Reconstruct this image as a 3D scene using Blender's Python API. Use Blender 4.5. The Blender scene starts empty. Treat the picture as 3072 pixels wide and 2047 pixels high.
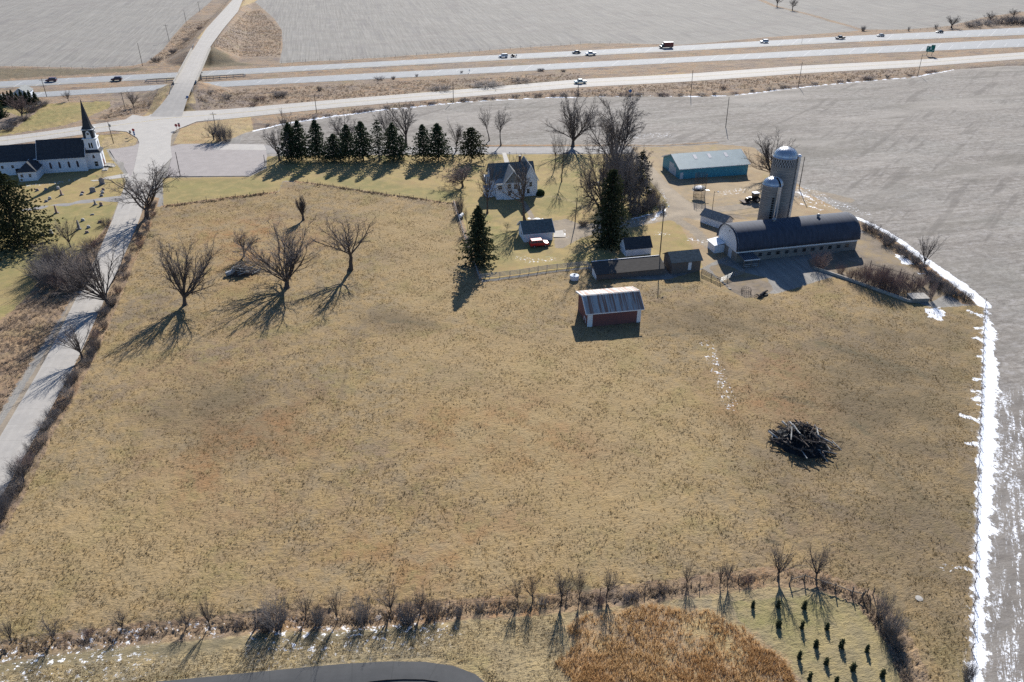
import bpy, math, random
import numpy as np
from mathutils import Vector, Matrix
S = bpy.context.scene
COL = S.collection
R = math.radians

# ------------------------------------------------------------------ camera, sky, sun, exposure
PITCH, FPX, CAMH = R(29.7), 2388.0, 78.0
cam = bpy.data.cameras.new("camera"); cam.sensor_width = 36; cam.lens = 36 * FPX / 3072
cam.clip_start = 0.5; cam.clip_end = 12000
cam_o = bpy.data.objects.new("camera", cam); COL.objects.link(cam_o)
cam_o.location = (0, 0, CAMH); cam_o.rotation_euler = (R(90) - PITCH, 0, 0)
S.camera = cam_o
SUN_EL, SUN_AZ = R(30), R(10)          # sun stands ahead of the camera, a little to the right
w = bpy.data.worlds.new("World"); S.world = w; w.use_nodes = True
nt = w.node_tree; bg = nt.nodes["Background"]
sky = nt.nodes.new("ShaderNodeTexSky"); sky.sky_type = 'NISHITA'; sky.sun_disc = False
sky.sun_elevation = SUN_EL; sky.sun_rotation = SUN_AZ; sky.ozone_density = 7.0; sky.dust_density = .4
nt.links.new(sky.outputs[0], bg.inputs[0]); bg.inputs[1].default_value = 0.07
sl = bpy.data.lights.new("sun", 'SUN'); sl.energy = 4.9; sl.angle = R(0.53); sl.color = (1.0, 0.952, 0.875)
sun = bpy.data.objects.new("sun", sl); COL.objects.link(sun)
sun.rotation_euler = Vector((-math.sin(SUN_AZ) * math.cos(SUN_EL), -math.cos(SUN_AZ) * math.cos(SUN_EL), -math.sin(SUN_EL))).to_track_quat('-Z', 'Y').to_euler()
S.view_settings.view_transform = 'Standard'; S.view_settings.look = 'None'
S.view_settings.gamma = 1; S.view_settings.exposure = 0.84
S.cycles.max_bounces = 5; S.cycles.diffuse_bounces = 2; S.cycles.glossy_bounces = 2
S.cycles.transmission_bounces = 2; S.cycles.transparent_max_bounces = 4
S.cycles.use_denoising = False

# ------------------------------------------------------------------ survey: map readings (photo pixels) to ground metres
CF = np.array([0, math.cos(PITCH), -math.sin(PITCH)]); CU = np.array([0, math.sin(PITCH), math.cos(PITCH)])
def G0(px, py, z=0.0):
    d = np.array([(px - 1536) / FPX, 0, 0]) - CU * (py - 1023.5) / FPX + CF
    t = (z - CAMH) / d[2]
    return d[0] * t, d[1] * t
def topz(x, y, py):
    # height above z=0 of a point over (x,y) that is seen on image row py
    lo, hi = -1.0, 60.0
    for _ in range(40):
        m = (lo + hi) / 2
        q = np.array([x, y, m - CAMH])
        if 1023.5 - FPX * q.dot(CU) / q.dot(CF) > py: lo = m
        else: hi = m
    return lo
def poly(pts, z=0.0): return np.array([G0(a, b, z) for a, b in pts])

# ------------------------------------------------------------------ distance fields
def seg_dist(X, Y, a, b):
    ax, ay = a; dx, dy = b[0] - ax, b[1] - ay
    L2 = dx * dx + dy * dy + 1e-9
    t = np.clip(((X - ax) * dx + (Y - ay) * dy) / L2, 0, 1)
    return np.hypot(X - ax - t * dx, Y - ay - t * dy), t
def sd_poly(X, Y, P):
    # signed distance to polygon, negative inside
    D = np.full(X.shape, 1e9); ins = np.zeros(X.shape, bool)
    n = len(P)
    for i in range(n):
        a, b = P[i], P[(i + 1) % n]
        d, _ = seg_dist(X, Y, a, b); D = np.minimum(D, d)
        if a[1] != b[1]:
            c = ((a[1] > Y) != (b[1] > Y))
            xi = (b[0] - a[0]) * (Y - a[1]) / (b[1] - a[1]) + a[0]
            ins ^= c & (X < xi)
    return np.where(ins, -D, D)
def sd_line(X, Y, P, wd):
    D = np.full(X.shape, 1e9)
    for i in range(len(P) - 1):
        ww = wd if np.isscalar(wd) else None
        d, t = seg_dist(X, Y, P[i], P[i + 1])
        if ww is None: d = d - (wd[i] * (1 - t) + wd[i + 1] * t)
        else: d = d - wd
        D = np.minimum(D, d)
    return D

# ------------------------------------------------------------------ roads: edge readings (left x,y, right x,y, height)
BZ = 5.2
COUNTY_N = [(448, 352, 545, 352, 0), (468, 330, 552, 330, .9), (494, 305, 559, 305, 2.3), (512, 275, 571, 275, 3.9), (526, 248, 584, 248, BZ), (561, 187, 610, 187, BZ), (581, 147, 626, 147, BZ),
            (618, 87, 670, 87, 4.6), (666, 35, 714, 35, 3.0), (698, 0, 728, 0, 2.2), (735, -40, 765, -40, 1.4), (800, -110, 826, -110, 0.5)]
def edges(rows):
    Lf, Rt, Z = [], [], []
    for xl, yl, xr, yr, z in rows:
        Lf.append(G0(xl, yl, z)); Rt.append(G0(xr, yr, z)); Z.append(z)
    return np.array(Lf), np.array(Rt), np.array(Z)
CN_L, CN_R, CN_Z = edges(COUNTY_N); CN_C = (CN_L + CN_R) / 2
COUNTY_S = [(448, 360, 545, 360, 0), (425, 430, 500, 430, 0), (388, 520, 466, 520, 0), (337, 661, 418, 661, 0), (280, 792, 362, 792, 0), (191, 970, 282, 970, 0),
            (140, 1075, 236, 1075, 0), (66, 1200, 168, 1200, 0), (0, 1310, 107, 1310, 0), (-105, 1490, 5, 1490, 0), (-420, 2000, -290, 2000, 0), (-1100, 3200, -900, 3200, 0)]
FRONTAGE = [(-700, 441, -700, 488, 0), (0, 413, 0, 440, 0), (130, 396, 130, 420, 0), (305, 370, 305, 396, 0), (420, 352, 420, 385, 0), (520, 335, 520, 372, 0), (650, 331, 650, 361, 0), (830, 315, 830, 342, 0),
            (1024, 298, 1024, 322, 0), (1360, 271, 1360, 294, 0), (1741, 238, 1741, 262, 0), (2048, 223, 2048, 246, 0), (2400, 198, 2400, 221, 0), (2753, 180, 2753, 201, 0), (3072, 157, 3072, 177, 0), (4200, 88, 4200, 105, 0)]
WEST = [(-800, 290, -800, 312, 0), (0, 245, 0, 264, 0), (512, 219, 512, 236, 0), (1024, 191.5, 1024, 207, 0), (1536, 163, 1536, 179, 0), (2048, 137, 2048, 153, 0), (2560, 108, 2560, 126, 0), (3072, 83, 3072, 105, 0), (4200, 25, 4200, 48, 0)]
EAST = [(-800, 336, -800, 352, 0), (0, 284, 0, 299, 0), (478, 255, 478, 271, 0), (1024, 225, 1024, 243, 0), (1536, 198, 1536, 216, 0), (2048, 172, 2048, 188, 0), (2560, 144, 2560, 163, 0), (3072, 116, 3072, 141, 0), (4200, 55, 4200, 84, 0)]
LANE = [(790, 436, 790, 462, 0), (1000, 440, 1000, 461, 0), (1200, 441, 1200, 461, 0), (1450, 442, 1450, 462, 0), (1700, 443, 1700, 461, 0), (1895, 442, 1895, 461, 0)]
CEM = [(60, 630, 60, 650, 0), (115, 618, 115, 632, 0), (191, 607, 191, 618, 0), (287, 595, 287, 606, 0), (340, 591, 340, 603, 0), (378, 586, 378, 606, 0)]
CULD = [(300, 2062, 300, 2110, 0), (480, 2045, 480, 2098, 0), (768, 2018, 768, 2070, 0), (916, 2001, 916, 2056, 0), (1064, 1987, 1064, 2048, 0), (1176, 1979, 1176, 2042, 0), (1287, 1978, 1285, 2041, 0),
        (1380, 1988, 1330, 2052, 0), (1440, 2013, 1352, 2075, 0), (1486, 2050, 1368, 2110, 0), (1520, 2110, 1380, 2170, 0), (1530, 2200, 1370, 2240, 0)]
PARK = poly([(500, 531), (516, 470), (512, 440), (545, 433), (640, 432), (792, 434), (802, 470), (792, 500), (748, 529)])
FLARE = poly([(398, 345), (440, 352), (452, 344), (548, 344), (565, 338), (600, 334), (660, 330), (660, 358), (590, 366), (535, 388), (515, 402), (512, 440), (520, 470), (470, 520), (400, 520), (418, 430), (412, 415), (380, 396), (330, 392)])
CHDRIVE = poly([(328, 450), (400, 438), (430, 425), (430, 528), (388, 530), (370, 498), (345, 478)])
APRON = poly([(268, 541), (372, 522), (388, 522), (385, 532), (280, 545)])
GARPAD = poly([(1660, 712), (1662, 694), (1688, 691), (1697, 712)])
WALKP = poly([(1506, 459), (1518, 459), (1529, 490), (1514, 490)])
def ribbon(rows):
    L, Rr, Z = edges(rows); return np.vstack([L, Rr[::-1]])
ROADS = {'county': ribbon(COUNTY_S), 'front': ribbon(FRONTAGE), 'west': ribbon(WEST), 'east': ribbon(EAST), 'lane': ribbon(LANE), 'culd': ribbon(CULD), 'flare': FLARE, 'park': PARK}

# ------------------------------------------------------------------ terrain height
def undul(X, Y):
    return (.16 * np.sin(X * .071 + 1.3 * np.sin(Y * .043)) * np.sin(Y * .083 + .6) + .07 * np.sin(X * .23 + Y * .11) * np.sin(Y * .27 - X * .09) +
            .045 * np.sin(X * .61 + 1.7 * np.sin(Y * .35)) * np.sin(Y * .57))
def bank(X, Y):
    E = np.zeros(X.shape)
    for i in range(len(CN_C) - 1):
        if CN_Z[i] == BZ and CN_Z[i + 1] == BZ: continue
        d, t = seg_dist(X, Y, CN_C[i], CN_C[i + 1])
        z = CN_Z[i] * (1 - t) + CN_Z[i + 1] * t
        hw = 5.2
        E = np.maximum(E, z - np.maximum(d - hw, 0) * .38)
    return E
FARM_DITCH = poly([(750, 392), (840, 371), (1024, 345), (1150, 328), (1400, 303), (1600, 291), (1800, 288), (2048, 289), (2200, 283), (2400, 260), (2600, 240), (2750, 228), (2860, 207), (3000, 197), (3300, 190)])
SOUTH_DITCH = poly([(-300, 1985), (0, 1958), (160, 1938), (367, 1912), (560, 1893), (800, 1872), (1000, 1870), (1300, 1853)])
def height(X, Y):
    X = np.asarray(X, float); Y = np.asarray(Y, float); sh = X.shape
    X = np.atleast_1d(X).astype(float); Y = np.atleast_1d(Y).astype(float)
    near = np.full(X.shape, 1e9)
    for k, P in ROADS.items():
        bx = (X > P[:, 0].min() - 9) & (X < P[:, 0].max() + 9) & (Y > P[:, 1].min() - 9) & (Y < P[:, 1].max() + 9)
        if bx.any(): near[bx] = np.minimum(near[bx], sd_poly(X[bx], Y[bx], P))
    rf = np.clip((near - .6) / 5.0, 0, 1)
    edge = np.clip((Y - 40) / 25, 0, 1) * np.clip((900 - Y) / 100, 0, 1)
    h = undul(X, Y) * rf * edge
    h -= .45 * np.exp(-(sd_line(X, Y, FARM_DITCH, 0) / 2.2) ** 2) * rf
    h -= .5 * np.exp(-(sd_line(X, Y, SOUTH_DITCH, 0) / 2.0) ** 2) * rf
    # earth banks of the overpass; kept clear of the divided highway
    hw = np.minimum(sd_poly(X, Y, ROADS['west']), sd_poly(X, Y, ROADS['east']))
    B = bank(X, Y)
    lim = np.clip((hw - 1.0) * .55, 0, 99)
    B = np.minimum(B, lim)
    Bm = np.where(B > .02, np.maximum(B - .03, h), h)
    rd = np.full(X.shape, 1e9)
    for i in range(len(CN_C) - 1):
        d, t = seg_dist(X, Y, CN_C[i], CN_C[i + 1]); rd = np.minimum(rd, d)
    jn = np.minimum(sd_poly(X, Y, ROADS['front']), sd_poly(X, Y, FLARE)); Bm = np.where((B > .02) & (jn < 6), np.minimum(Bm, np.maximum(0, (jn - .4) * .45) + .0), Bm)
    h = Bm - .9 * np.clip((5.6 - rd) / 1.6, 0, 1) * (B > .02)
    return h.reshape(sh)
def hz(x, y): return float(height(np.array([x]), np.array([y]))[0])
def at(px, py):
    z = 0.0
    for _ in range(3):
        x, y = G0(px, py, z); z = hz(x, y)
    return x, y, z

# ------------------------------------------------------------------ material helpers
class NT:
    def __init__(s, name):
        s.m = bpy.data.materials.new(name); s.m.use_nodes = True
        s.t = s.m.node_tree; s.p = s.t.nodes["Principled BSDF"]; s.t.links
        s.p.inputs["Specular IOR Level"].default_value = .25
    def n(s, ty, **k):
        o = s.t.nodes.new(ty)
        for a, b in k.items(): setattr(o, a, b)
        return o
    def l(s, a, b): s.t.links.new(a, b)
    def pos(s): return s.n("ShaderNodeNewGeometry").outputs["Position"]
    def obj(s): return s.n("ShaderNodeTexCoord").outputs["Object"]
    def map(s, v, sc=(1, 1, 1), rot=(0, 0, 0)):
        m = s.n("ShaderNodeMapping"); s.l(v, m.inputs[0]); m.inputs["Scale"].default_value = sc; m.inputs["Rotation"].default_value = rot
        return m.outputs[0]
    def noise(s, v, sc, det=3, rough=.6, dist=0):
        o = s.n("ShaderNodeTexNoise"); s.l(v, o.inputs["Vector"]); o.inputs["Scale"].default_value = sc
        o.inputs["Detail"].default_value = det; o.inputs["Roughness"].default_value = rough; o.inputs["Distortion"].default_value = dist
        return o.outputs[0]
    def ss(s, v, lo, hi, a=0., b=1.):
        o = s.n("ShaderNodeMapRange", interpolation_type='SMOOTHSTEP'); s.l(v, o.inputs[0])
        o.inputs[1].default_value = lo; o.inputs[2].default_value = hi; o.inputs[3].default_value = a; o.inputs[4].default_value = b
        return o.outputs[0]
    def mth(s, op, a, b=None):
        o = s.n("ShaderNodeMath", operation=op)
        for i, v in enumerate((a, b)):
            if v is None: continue
            if isinstance(v, (int, float)): o.inputs[i].default_value = v
            else: s.l(v, o.inputs[i])
        return o.outputs[0]
    def mix(s, f, a, b, mode='MIX'):
        o = s.n("ShaderNodeMix", data_type='RGBA', blend_type=mode)
        for i, v in ((0, f), (6, a), (7, b)):
            if isinstance(v, (int, float)): o.inputs[i].default_value = v
            elif isinstance(v, tuple): o.inputs[i].default_value = (*v, 1) if len(v) == 3 else v
            else: s.l(v, o.inputs[i])
        return o.outputs[2]
    def col(s, c):
        if isinstance(c, tuple): s.p.inputs["Base Color"].default_value = (*c, 1)
        else: s.l(c, s.p.inputs["Base Color"])
    def bump(s, h, st=.5, d=.1):
        o = s.n("ShaderNodeBump"); o.inputs["Strength"].default_value = st; o.inputs["Distance"].default_value = d
        s.l(h, o.inputs["Height"]); s.l(o.outputs[0], s.p.inputs["Normal"])
    def rough(s, r): s.p.inputs["Roughness"].default_value = r
MATS = {}
def M(name, c=None, c2=None, sc=3., rough=.85, metal=0., stretch=(1, 1, 1), lo=.35, hi=.65, bump=0., ribs=None, spec=None, det=4):
    # plain procedural paint / wood / metal: two tones mixed by noise, optional ribs along one local axis
    if name in MATS: return MATS[name]
    t = NT(name); v = t.obj()
    f = t.ss(t.noise(t.map(v, stretch), sc, det), lo, hi)
    c2 = c2 or tuple(x * .8 for x in c)
    t.col(t.mix(f, c, c2)); t.rough(rough); t.p.inputs["Metallic"].default_value = metal
    if spec is not None: t.p.inputs["Specular IOR Level"].default_value = spec
    if ribs:
        wv = t.n("ShaderNodeTexWave", wave_type='BANDS', bands_direction=ribs[0]); t.l(v, wv.inputs["Vector"]); wv.inputs["Scale"].default_value = ribs[1]
        t.bump(wv.outputs[1], .6, ribs[2])
    elif bump: t.bump(t.noise(v, sc * 4, 4), .7, bump)
    MATS[name] = t.m
    return t.m
def leafmat(name, c, c2, sc=.7, trans=.3):
    if name in MATS: return MATS[name]
    t = NT(name); v = t.pos()
    f = t.ss(t.noise(v, sc, 3), .35, .65); cc = t.mix(f, c, c2)
    d = t.n("ShaderNodeBsdfDiffuse"); tr = t.n("ShaderNodeBsdfTranslucent"); mx = t.n("ShaderNodeMixShader"); mx.inputs[0].default_value = trans
    t.l(cc, d.inputs[0]); t.l(cc, tr.inputs[0]); t.l(d.outputs[0], mx.inputs[1]); t.l(tr.outputs[0], mx.inputs[2])
    out = [n for n in t.t.nodes if n.type == 'OUTPUT_MATERIAL'][0]; t.l(mx.outputs[0], out.inputs[0]); t.t.nodes.remove(t.p)
    MATS[name] = t.m
    return t.m

# ------------------------------------------------------------------ mesh helpers
class MB:
    def __init__(s): s.v = []; s.f = []
    def add(s, vs, fs):
        o = len(s.v); s.v += [tuple(map(float, q)) for q in vs]; s.f += [tuple(i + o for i in q) for q in fs]; return s
    def box(s, x0, y0, z0, x1, y1, z1):
        return s.add([(x0, y0, z0), (x1, y0, z0), (x1, y1, z0), (x0, y1, z0), (x0, y0, z1), (x1, y0, z1), (x1, y1, z1), (x0, y1, z1)],
                     [(0, 3, 2, 1), (4, 5, 6, 7), (0, 1, 5, 4), (1, 2, 6, 5), (2, 3, 7, 6), (3, 0, 4, 7)])
    def beam(s, a, b, w, h=None):
        a, b = Vector(a), Vector(b); h = h or w; d = (b - a).normalized()
        up = Vector((0, 0, 1)) if abs(d.z) < .95 else Vector((1, 0, 0))
        x = d.cross(up).normalized() * (w / 2); y = x.cross(d).normalized() * (h / 2)
        vs = [a - x - y, a + x - y, a + x + y, a - x + y, b - x - y, b + x - y, b + x + y, b - x + y]
        return s.add(vs, [(0, 1, 2, 3), (7, 6, 5, 4), (0, 4, 5, 1), (1, 5, 6, 2), (2, 6, 7, 3), (3, 7, 4, 0)])
    def tube(s, pts, rs, n=6, cap=True):
        o = len(s.v); P = [Vector(p) for p in pts]; m = len(P); X = None
        for i in range(m):
            d = (P[min(i + 1, m - 1)] - P[max(i - 1, 0)]); d = d.normalized() if d.length > 1e-9 else Vector((0, 0, 1))
            if X is None:
                X = d.cross(Vector((0, 1, 0)) if abs(d.y) < .9 else Vector((1, 0, 0))).normalized()
            else: X = (X - d * X.dot(d)).normalized()
            Yv = d.cross(X); r = rs[i] if not np.isscalar(rs) else rs
            for k in range(n):
                a = 2 * math.pi * k / n
                q = P[i] + (X * math.cos(a) + Yv * math.sin(a)) * r; s.v.append((q.x, q.y, q.z))
        for i in range(m - 1):
            for k in range(n):
                a = o + i * n + k; b = o + i * n + (k + 1) % n
                s.f.append((a, b, b + n, a + n))
        if cap:
            s.f.append(tuple(o + k for k in reversed(range(n)))); s.f.append(tuple(o + (m - 1) * n + k for k in range(n)))
        return s
    def lathe(s, prof, n=24, c=(0, 0)):
        o = len(s.v)
        for r, z in prof:
            for k in range(n):
                a = 2 * math.pi * k / n; s.v.append((c[0] + r * math.cos(a), c[1] + r * math.sin(a), z))
        for i in range(len(prof) - 1):
            for k in range(n):
                a = o + i * n + k; b = o + i * n + (k + 1) % n; s.f.append((a, b, b + n, a + n))
        s.f.append(tuple(o + k for k in reversed(range(n)))); s.f.append(tuple(o + (len(prof) - 1) * n + k for k in range(n)))
        return s
    def prism(s, prof, y0, y1, axis='y'):
        # closed profile [(a,z)] extruded along y (or x)
        n = len(prof); mk = (lambda a, z, y: (a, y, z)) if axis == 'y' else (lambda a, z, y: (y, a, z))
        vs = [mk(a, z, y0) for a, z in prof] + [mk(a, z, y1) for a, z in prof]
        fs = [tuple(range(n)), tuple(range(2 * n - 1, n - 1, -1))] + [(i, i + n, (i + 1) % n + n, (i + 1) % n) for i in range(n)]
        return s.add(vs, fs)
    def build(s, name, mat, parent=None, smooth=False):
        me = bpy.data.meshes.new(name); me.from_pydata(s.v, [], s.f); me.update()
        if mat: me.materials.append(mat)
        if smooth: me.polygons.foreach_set("use_smooth", [True] * len(me.polygons))
        o = bpy.data.objects.new(name, me); COL.objects.link(o)
        if parent: o.parent = parent
        return o
def fix_normals(o):
    import bmesh
    bm = bmesh.new(); bm.from_mesh(o.data); bmesh.ops.recalc_face_normals(bm, faces=bm.faces); bm.to_mesh(o.data); bm.free(); return o
def mesh_np(name, V, F, mat, parent=None):
    me = bpy.data.meshes.new(name); k = F.shape[1]
    me.vertices.add(len(V)); me.vertices.foreach_set("co", np.ascontiguousarray(V, np.float32).ravel())
    me.loops.add(F.size); me.loops.foreach_set("vertex_index", np.ascontiguousarray(F, np.int32).ravel())
    me.polygons.add(len(F)); me.polygons.foreach_set("loop_start", np.arange(0, F.size, k, dtype=np.int32))
    me.update(calc_edges=True)
    if mat: me.materials.append(mat)
    o = bpy.data.objects.new(name, me); COL.objects.link(o)
    if parent: o.parent = parent
    return o
def empty(name, label, cat, loc=(0, 0, 0), rz=0., group=None):
    o = bpy.data.objects.new(name, None); o.empty_display_size = .5; COL.objects.link(o)
    o.location = loc; o.rotation_euler = (0, 0, rz); tag(o, label, cat, group); return o
def tag(o, label=None, cat=None, group=None, kind=None):
    if label: o['label'] = label
    if cat: o['category'] = cat
    if group: o['group'] = group
    if kind: o['kind'] = kind
    return o
def struct(o): o['kind'] = 'structure'; return o
def dup(root, loc, rz=0., sc=1., label=None, group=None):
    r = root.copy(); COL.objects.link(r); r.location = loc; r.rotation_euler = (0, 0, rz)
    r.scale = (sc, sc, sc) if np.isscalar(sc) else sc
    if label: r['label'] = label
    if group: r['group'] = group
    for ch in root.children:
        c = ch.copy(); COL.objects.link(c); c.parent = r
        for g in ch.children:
            d = g.copy(); COL.objects.link(d); d.parent = c
    return r

# ------------------------------------------------------------------ terrain sheet with surface masks
MASKS = {}   # name -> list of (polygon, blend)
def pm(name, pts, b=1.2): MASKS.setdefault(name, []).append(('p', poly(pts), b))
def lm(name, pts, wd, b=.8): MASKS.setdefault(name, []).append(('l', poly(pts), wd, b))
pm('pasture', [(-160, 1760), (0, 1560), (150, 1290), (290, 1000), (390, 740), (455, 622), (490, 620), (835, 578), (850, 545), (890, 547), (1362, 614), (1445, 848), (1765, 806), (1800, 838), (2000, 838), (2112, 806), (2215, 880), (2330, 880), (2500, 830), (2800, 925), (2952, 915),
               (2945, 1100), (2925, 1600), (2908, 2047), (2880, 2600), (2790, 2600), (2745, 2047), (2690, 1910), (2610, 1800), (2450, 1745), (2300, 1735), (2100, 1762), (1900, 1790), (1600, 1822), (1200, 1842), (800, 1868), (560, 1898), (0, 1960), (-260, 1990)], 1.0)
pm('ew', [(740, 388), (1150, 324), (1600, 286), (2200, 280), (2860, 204), (3000, 194), (4600, 60), (4600, 3600), (2890, 3600), (2905, 2047), (2950, 910), (2100, 480), (700, 470)], 1)
pm('verge', [(-900, 300), (-300, 200), (0, 199), (150, 201), (280, 204), (400, 198), (440, 188), (490, 148), (520, 108), (560, 63), (610, 24), (640, -2), (660, -60), (760, -60), (757, 0), (790, 28), (822, 55), (846, 92), (848, 140), (838, 190), (1024, 181), (1250, 165), (1500, 149), (1770, 130), (1890, 131),
              (2048, 135), (2300, 113), (2520, 97), (2590, 92), (2700, 93), (2860, 82), (2950, 62), (3072, 40), (4200, -20), (4200, 100), (3300, 190), (3000, 197), (2860, 207), (2750, 228), (2600, 240), (2400, 260), (2200, 283), (2048, 289), (1800, 288), (1600, 291), (1400, 303), (1150, 328), (840, 371), (750, 392), (640, 430), (520, 440), (440, 440), (0, 445), (-900, 470)], 1.0)
lm('verge', [(2590, 92), (2440, 47), (2330, 20), (2250, -12), (2150, -60)], 2.2)
lm('verge', [(2590, 92), (2700, 92), (2860, 80), (2960, 55), (3072, 38)], 3)
pm('lawn', [(-120, 425), (55, 378), (100, 345), (135, 312), (330, 303), (332, 322), (265, 352), (200, 376), (120, 388), (0, 408)], 1.5)
pm('lawn', [(-300, 330), (-20, 320), (60, 350), (110, 330), (118, 300), (20, 300), (-300, 300)], 1.5)
pm('lawn', [(-700, 470), (0, 444), (150, 432), (300, 405), (385, 400), (412, 420), (404, 440), (318, 447), (330, 470), (372, 522), (384, 590), (345, 640), (300, 710), (215, 780), (120, 830), (40, 1000), (-300, 1200), (-700, 1000)], 1.2)
pm('dry', [(512, 432), (518, 402), (545, 385), (600, 368), (690, 357), (752, 348), (760, 388), (700, 415), (640, 432)], 1.0)
pm('dry', [(300, 440), (312, 412), (385, 400), (412, 418), (402, 440), (330, 446)], 1.0)
lm('dry', [(556, 330), (590, 340), (660, 340), (830, 320), (1360, 272), (2048, 222)], 2.2, 1.0)
lm('dry', [(575, 320), (566, 300), (575, 270)], 2.0, 1.0)
lm('dry', [(610, 140), (700, 40), (760, 0), (800, -50)], 3.2, 2)
lm('dry', [(380, 395), (460, 340), (505, 280)], 2.5, 1.5)
pm('lawn', [(488, 533), (748, 531), (800, 505), (800, 470), (850, 468), (1440, 464), (1460, 470), (1455, 600), (1400, 620), (1362, 612), (888, 545), (850, 543), (836, 575), (490, 618)], .9)
pm('lawn', [(1430, 464), (1895, 462), (1920, 480), (1980, 560), (2020, 640), (2070, 690), (2115, 760), (2108, 806), (2010, 780), (1780, 800), (1445, 842), (1362, 605), (1400, 560)], .9)
pm('yardgrass', [(1895, 440), (2000, 440), (2150, 434), (2262, 444), (2310, 480), (2380, 540), (2440, 590), (2560, 650), (2400, 680), (2200, 760), (2110, 800), (2020, 640), (1975, 550), (1920, 480)], 1.2)
pm('gravel', [(1885, 452), (1930, 470), (1965, 510), (2005, 555), (2060, 600), (2100, 630), (2130, 645), (2100, 665), (2060, 655), (2030, 660), (1990, 665), (1900, 682), (1790, 700), (1740, 715), (1690, 745), (1665, 745), (1662, 690), (1655, 662), (1700, 655), (1740, 672), (1860, 668), (1960, 640), (2010, 620), (1990, 590), (1950, 545), (1915, 500), (1880, 470)], 1.0)
lm('gravel', [(2060, 612), (2140, 632), (2250, 618), (2330, 590), (2430, 575), (2540, 600)], 2.2, 1.6)
lm('gravel', [(1570, 605), (1590, 640), (1600, 660)], .7, .5)
lm('gravel', [(2010, 650), (2080, 690), (2130, 740)], 1.6, 2)
lm('dark', [(2135, 640), (2200, 634), (2280, 622)], .35, .5)
lm('dark', [(2140, 648), (2210, 645), (2285, 632)], .35, .5)
lm('dark', [(2045, 590), (2080, 612), (2110, 625)], .3, .5)
pm('concrete', [(2560, 745), (2575, 700), (2640, 690), (2700, 745), (2790, 812), (2850, 880), (2790, 908), (2715, 900), (2640, 880), (2540, 845), (2430, 800), (2420, 780)], .8)
pm('concrete', [(2125, 800), (2165, 790), (2230, 815), (2300, 832), (2322, 868), (2285, 892), (2235, 893), (2185, 868), (2165, 845)], .9)
lm('concrete', [(2190, 650), (2230, 655), (2262, 648)], 1.6, .7)
pm('pale', [(-500, 2000), (0, 1950), (600, 1880), (900, 1860), (1300, 1840), (1700, 1812), (2110, 1755), (2300, 1735), (2450, 1745), (2610, 1805), (2700, 1930), (2860, 2600), (-500, 2600)], 1.2)
pm('orange', [(1690, 1880), (1745, 1838), (1850, 1830), (1960, 1806), (2060, 1826), (2130, 1824), (2190, 1868), (2225, 1870), (2300, 1945), (2350, 1965), (2380, 2020), (2440, 2110), (2480, 2400), (1640, 2400), (1720, 2047), (1665, 1990), (1725, 1930)], 3.2)
pm('olive', [(2190, 1806), (2480, 1782), (2590, 1800), (2680, 1920), (2760, 2070), (2850, 2600), (2460, 2600), (2440, 2100), (2300, 1940), (2215, 1860)], 1.0)
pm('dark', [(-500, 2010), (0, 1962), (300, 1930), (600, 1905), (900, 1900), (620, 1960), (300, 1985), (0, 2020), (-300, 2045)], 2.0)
lm('rough', [(-200, 1975), (0, 1953), (367, 1902), (560, 1886), (800, 1860), (1000, 1858), (1200, 1838), (1600, 1815), (1900, 1786), (2100, 1757), (2300, 1732), (2450, 1740), (2600, 1795), (2690, 1910), (2750, 2047), (2800, 2300)], 1.7, 1.2)
pm('rough', [(345, 640), (330, 690), (255, 830), (170, 970), (60, 1140), (0, 1240), (-300, 1700), (-600, 1500), (-200, 1100), (40, 930), (130, 830), (220, 780), (300, 705)], 2.0)
lm('rough', [(452, 600), (425, 680), (370, 800), (300, 960), (250, 1070), (180, 1200), (113, 1310), (30, 1480), (-60, 1640), (-200, 1900)], 2.3, 1.0)
lm('rough', [(2560, 665), (2640, 705), (2720, 770), (2800, 830), (2900, 905)], 2.0, 1.2)
lm('rough', [(490, 619), (830, 577)], .8, .6)
lm('rough', [(885, 546), (1362, 613)], .6, .6)
lm('rough', [(1450, 438), (1700, 436), (2000, 436), (2150, 428)], .8, .8)
lm('rough', [(1362, 605), (1400, 720), (1440, 840)], .7, .6)
lm('snow', [(760, 390), (840, 372), (1000, 347), (1150, 327)], .75, .45)
lm('snow', [(1150, 327), (1400, 303), (1600, 291), (1800, 288), (2048, 288), (2200, 283), (2400, 260), (2600, 240), (2750, 228), (2860, 208)], .55, .45)
lm('snow', [(2572, 652), (2650, 690), (2720, 738), (2800, 800), (2880, 858), (2950, 915)], [.7, .9, 1.0, 1.2, 1.6, 1.5], .7)
pm('snow', [(2956, 905), (2972, 960), (2988, 1000), (2982, 1060), (2998, 1110), (2988, 1200), (2990, 1330), (2980, 1480), (2976, 1600), (2967, 1750), (2960, 1900), (2953, 2047), (2925, 2500), (2890, 2500), (2908, 2047), (2918, 1800), (2930, 1500), (2942, 1200), (2950, 1000)], 1.5)
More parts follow.
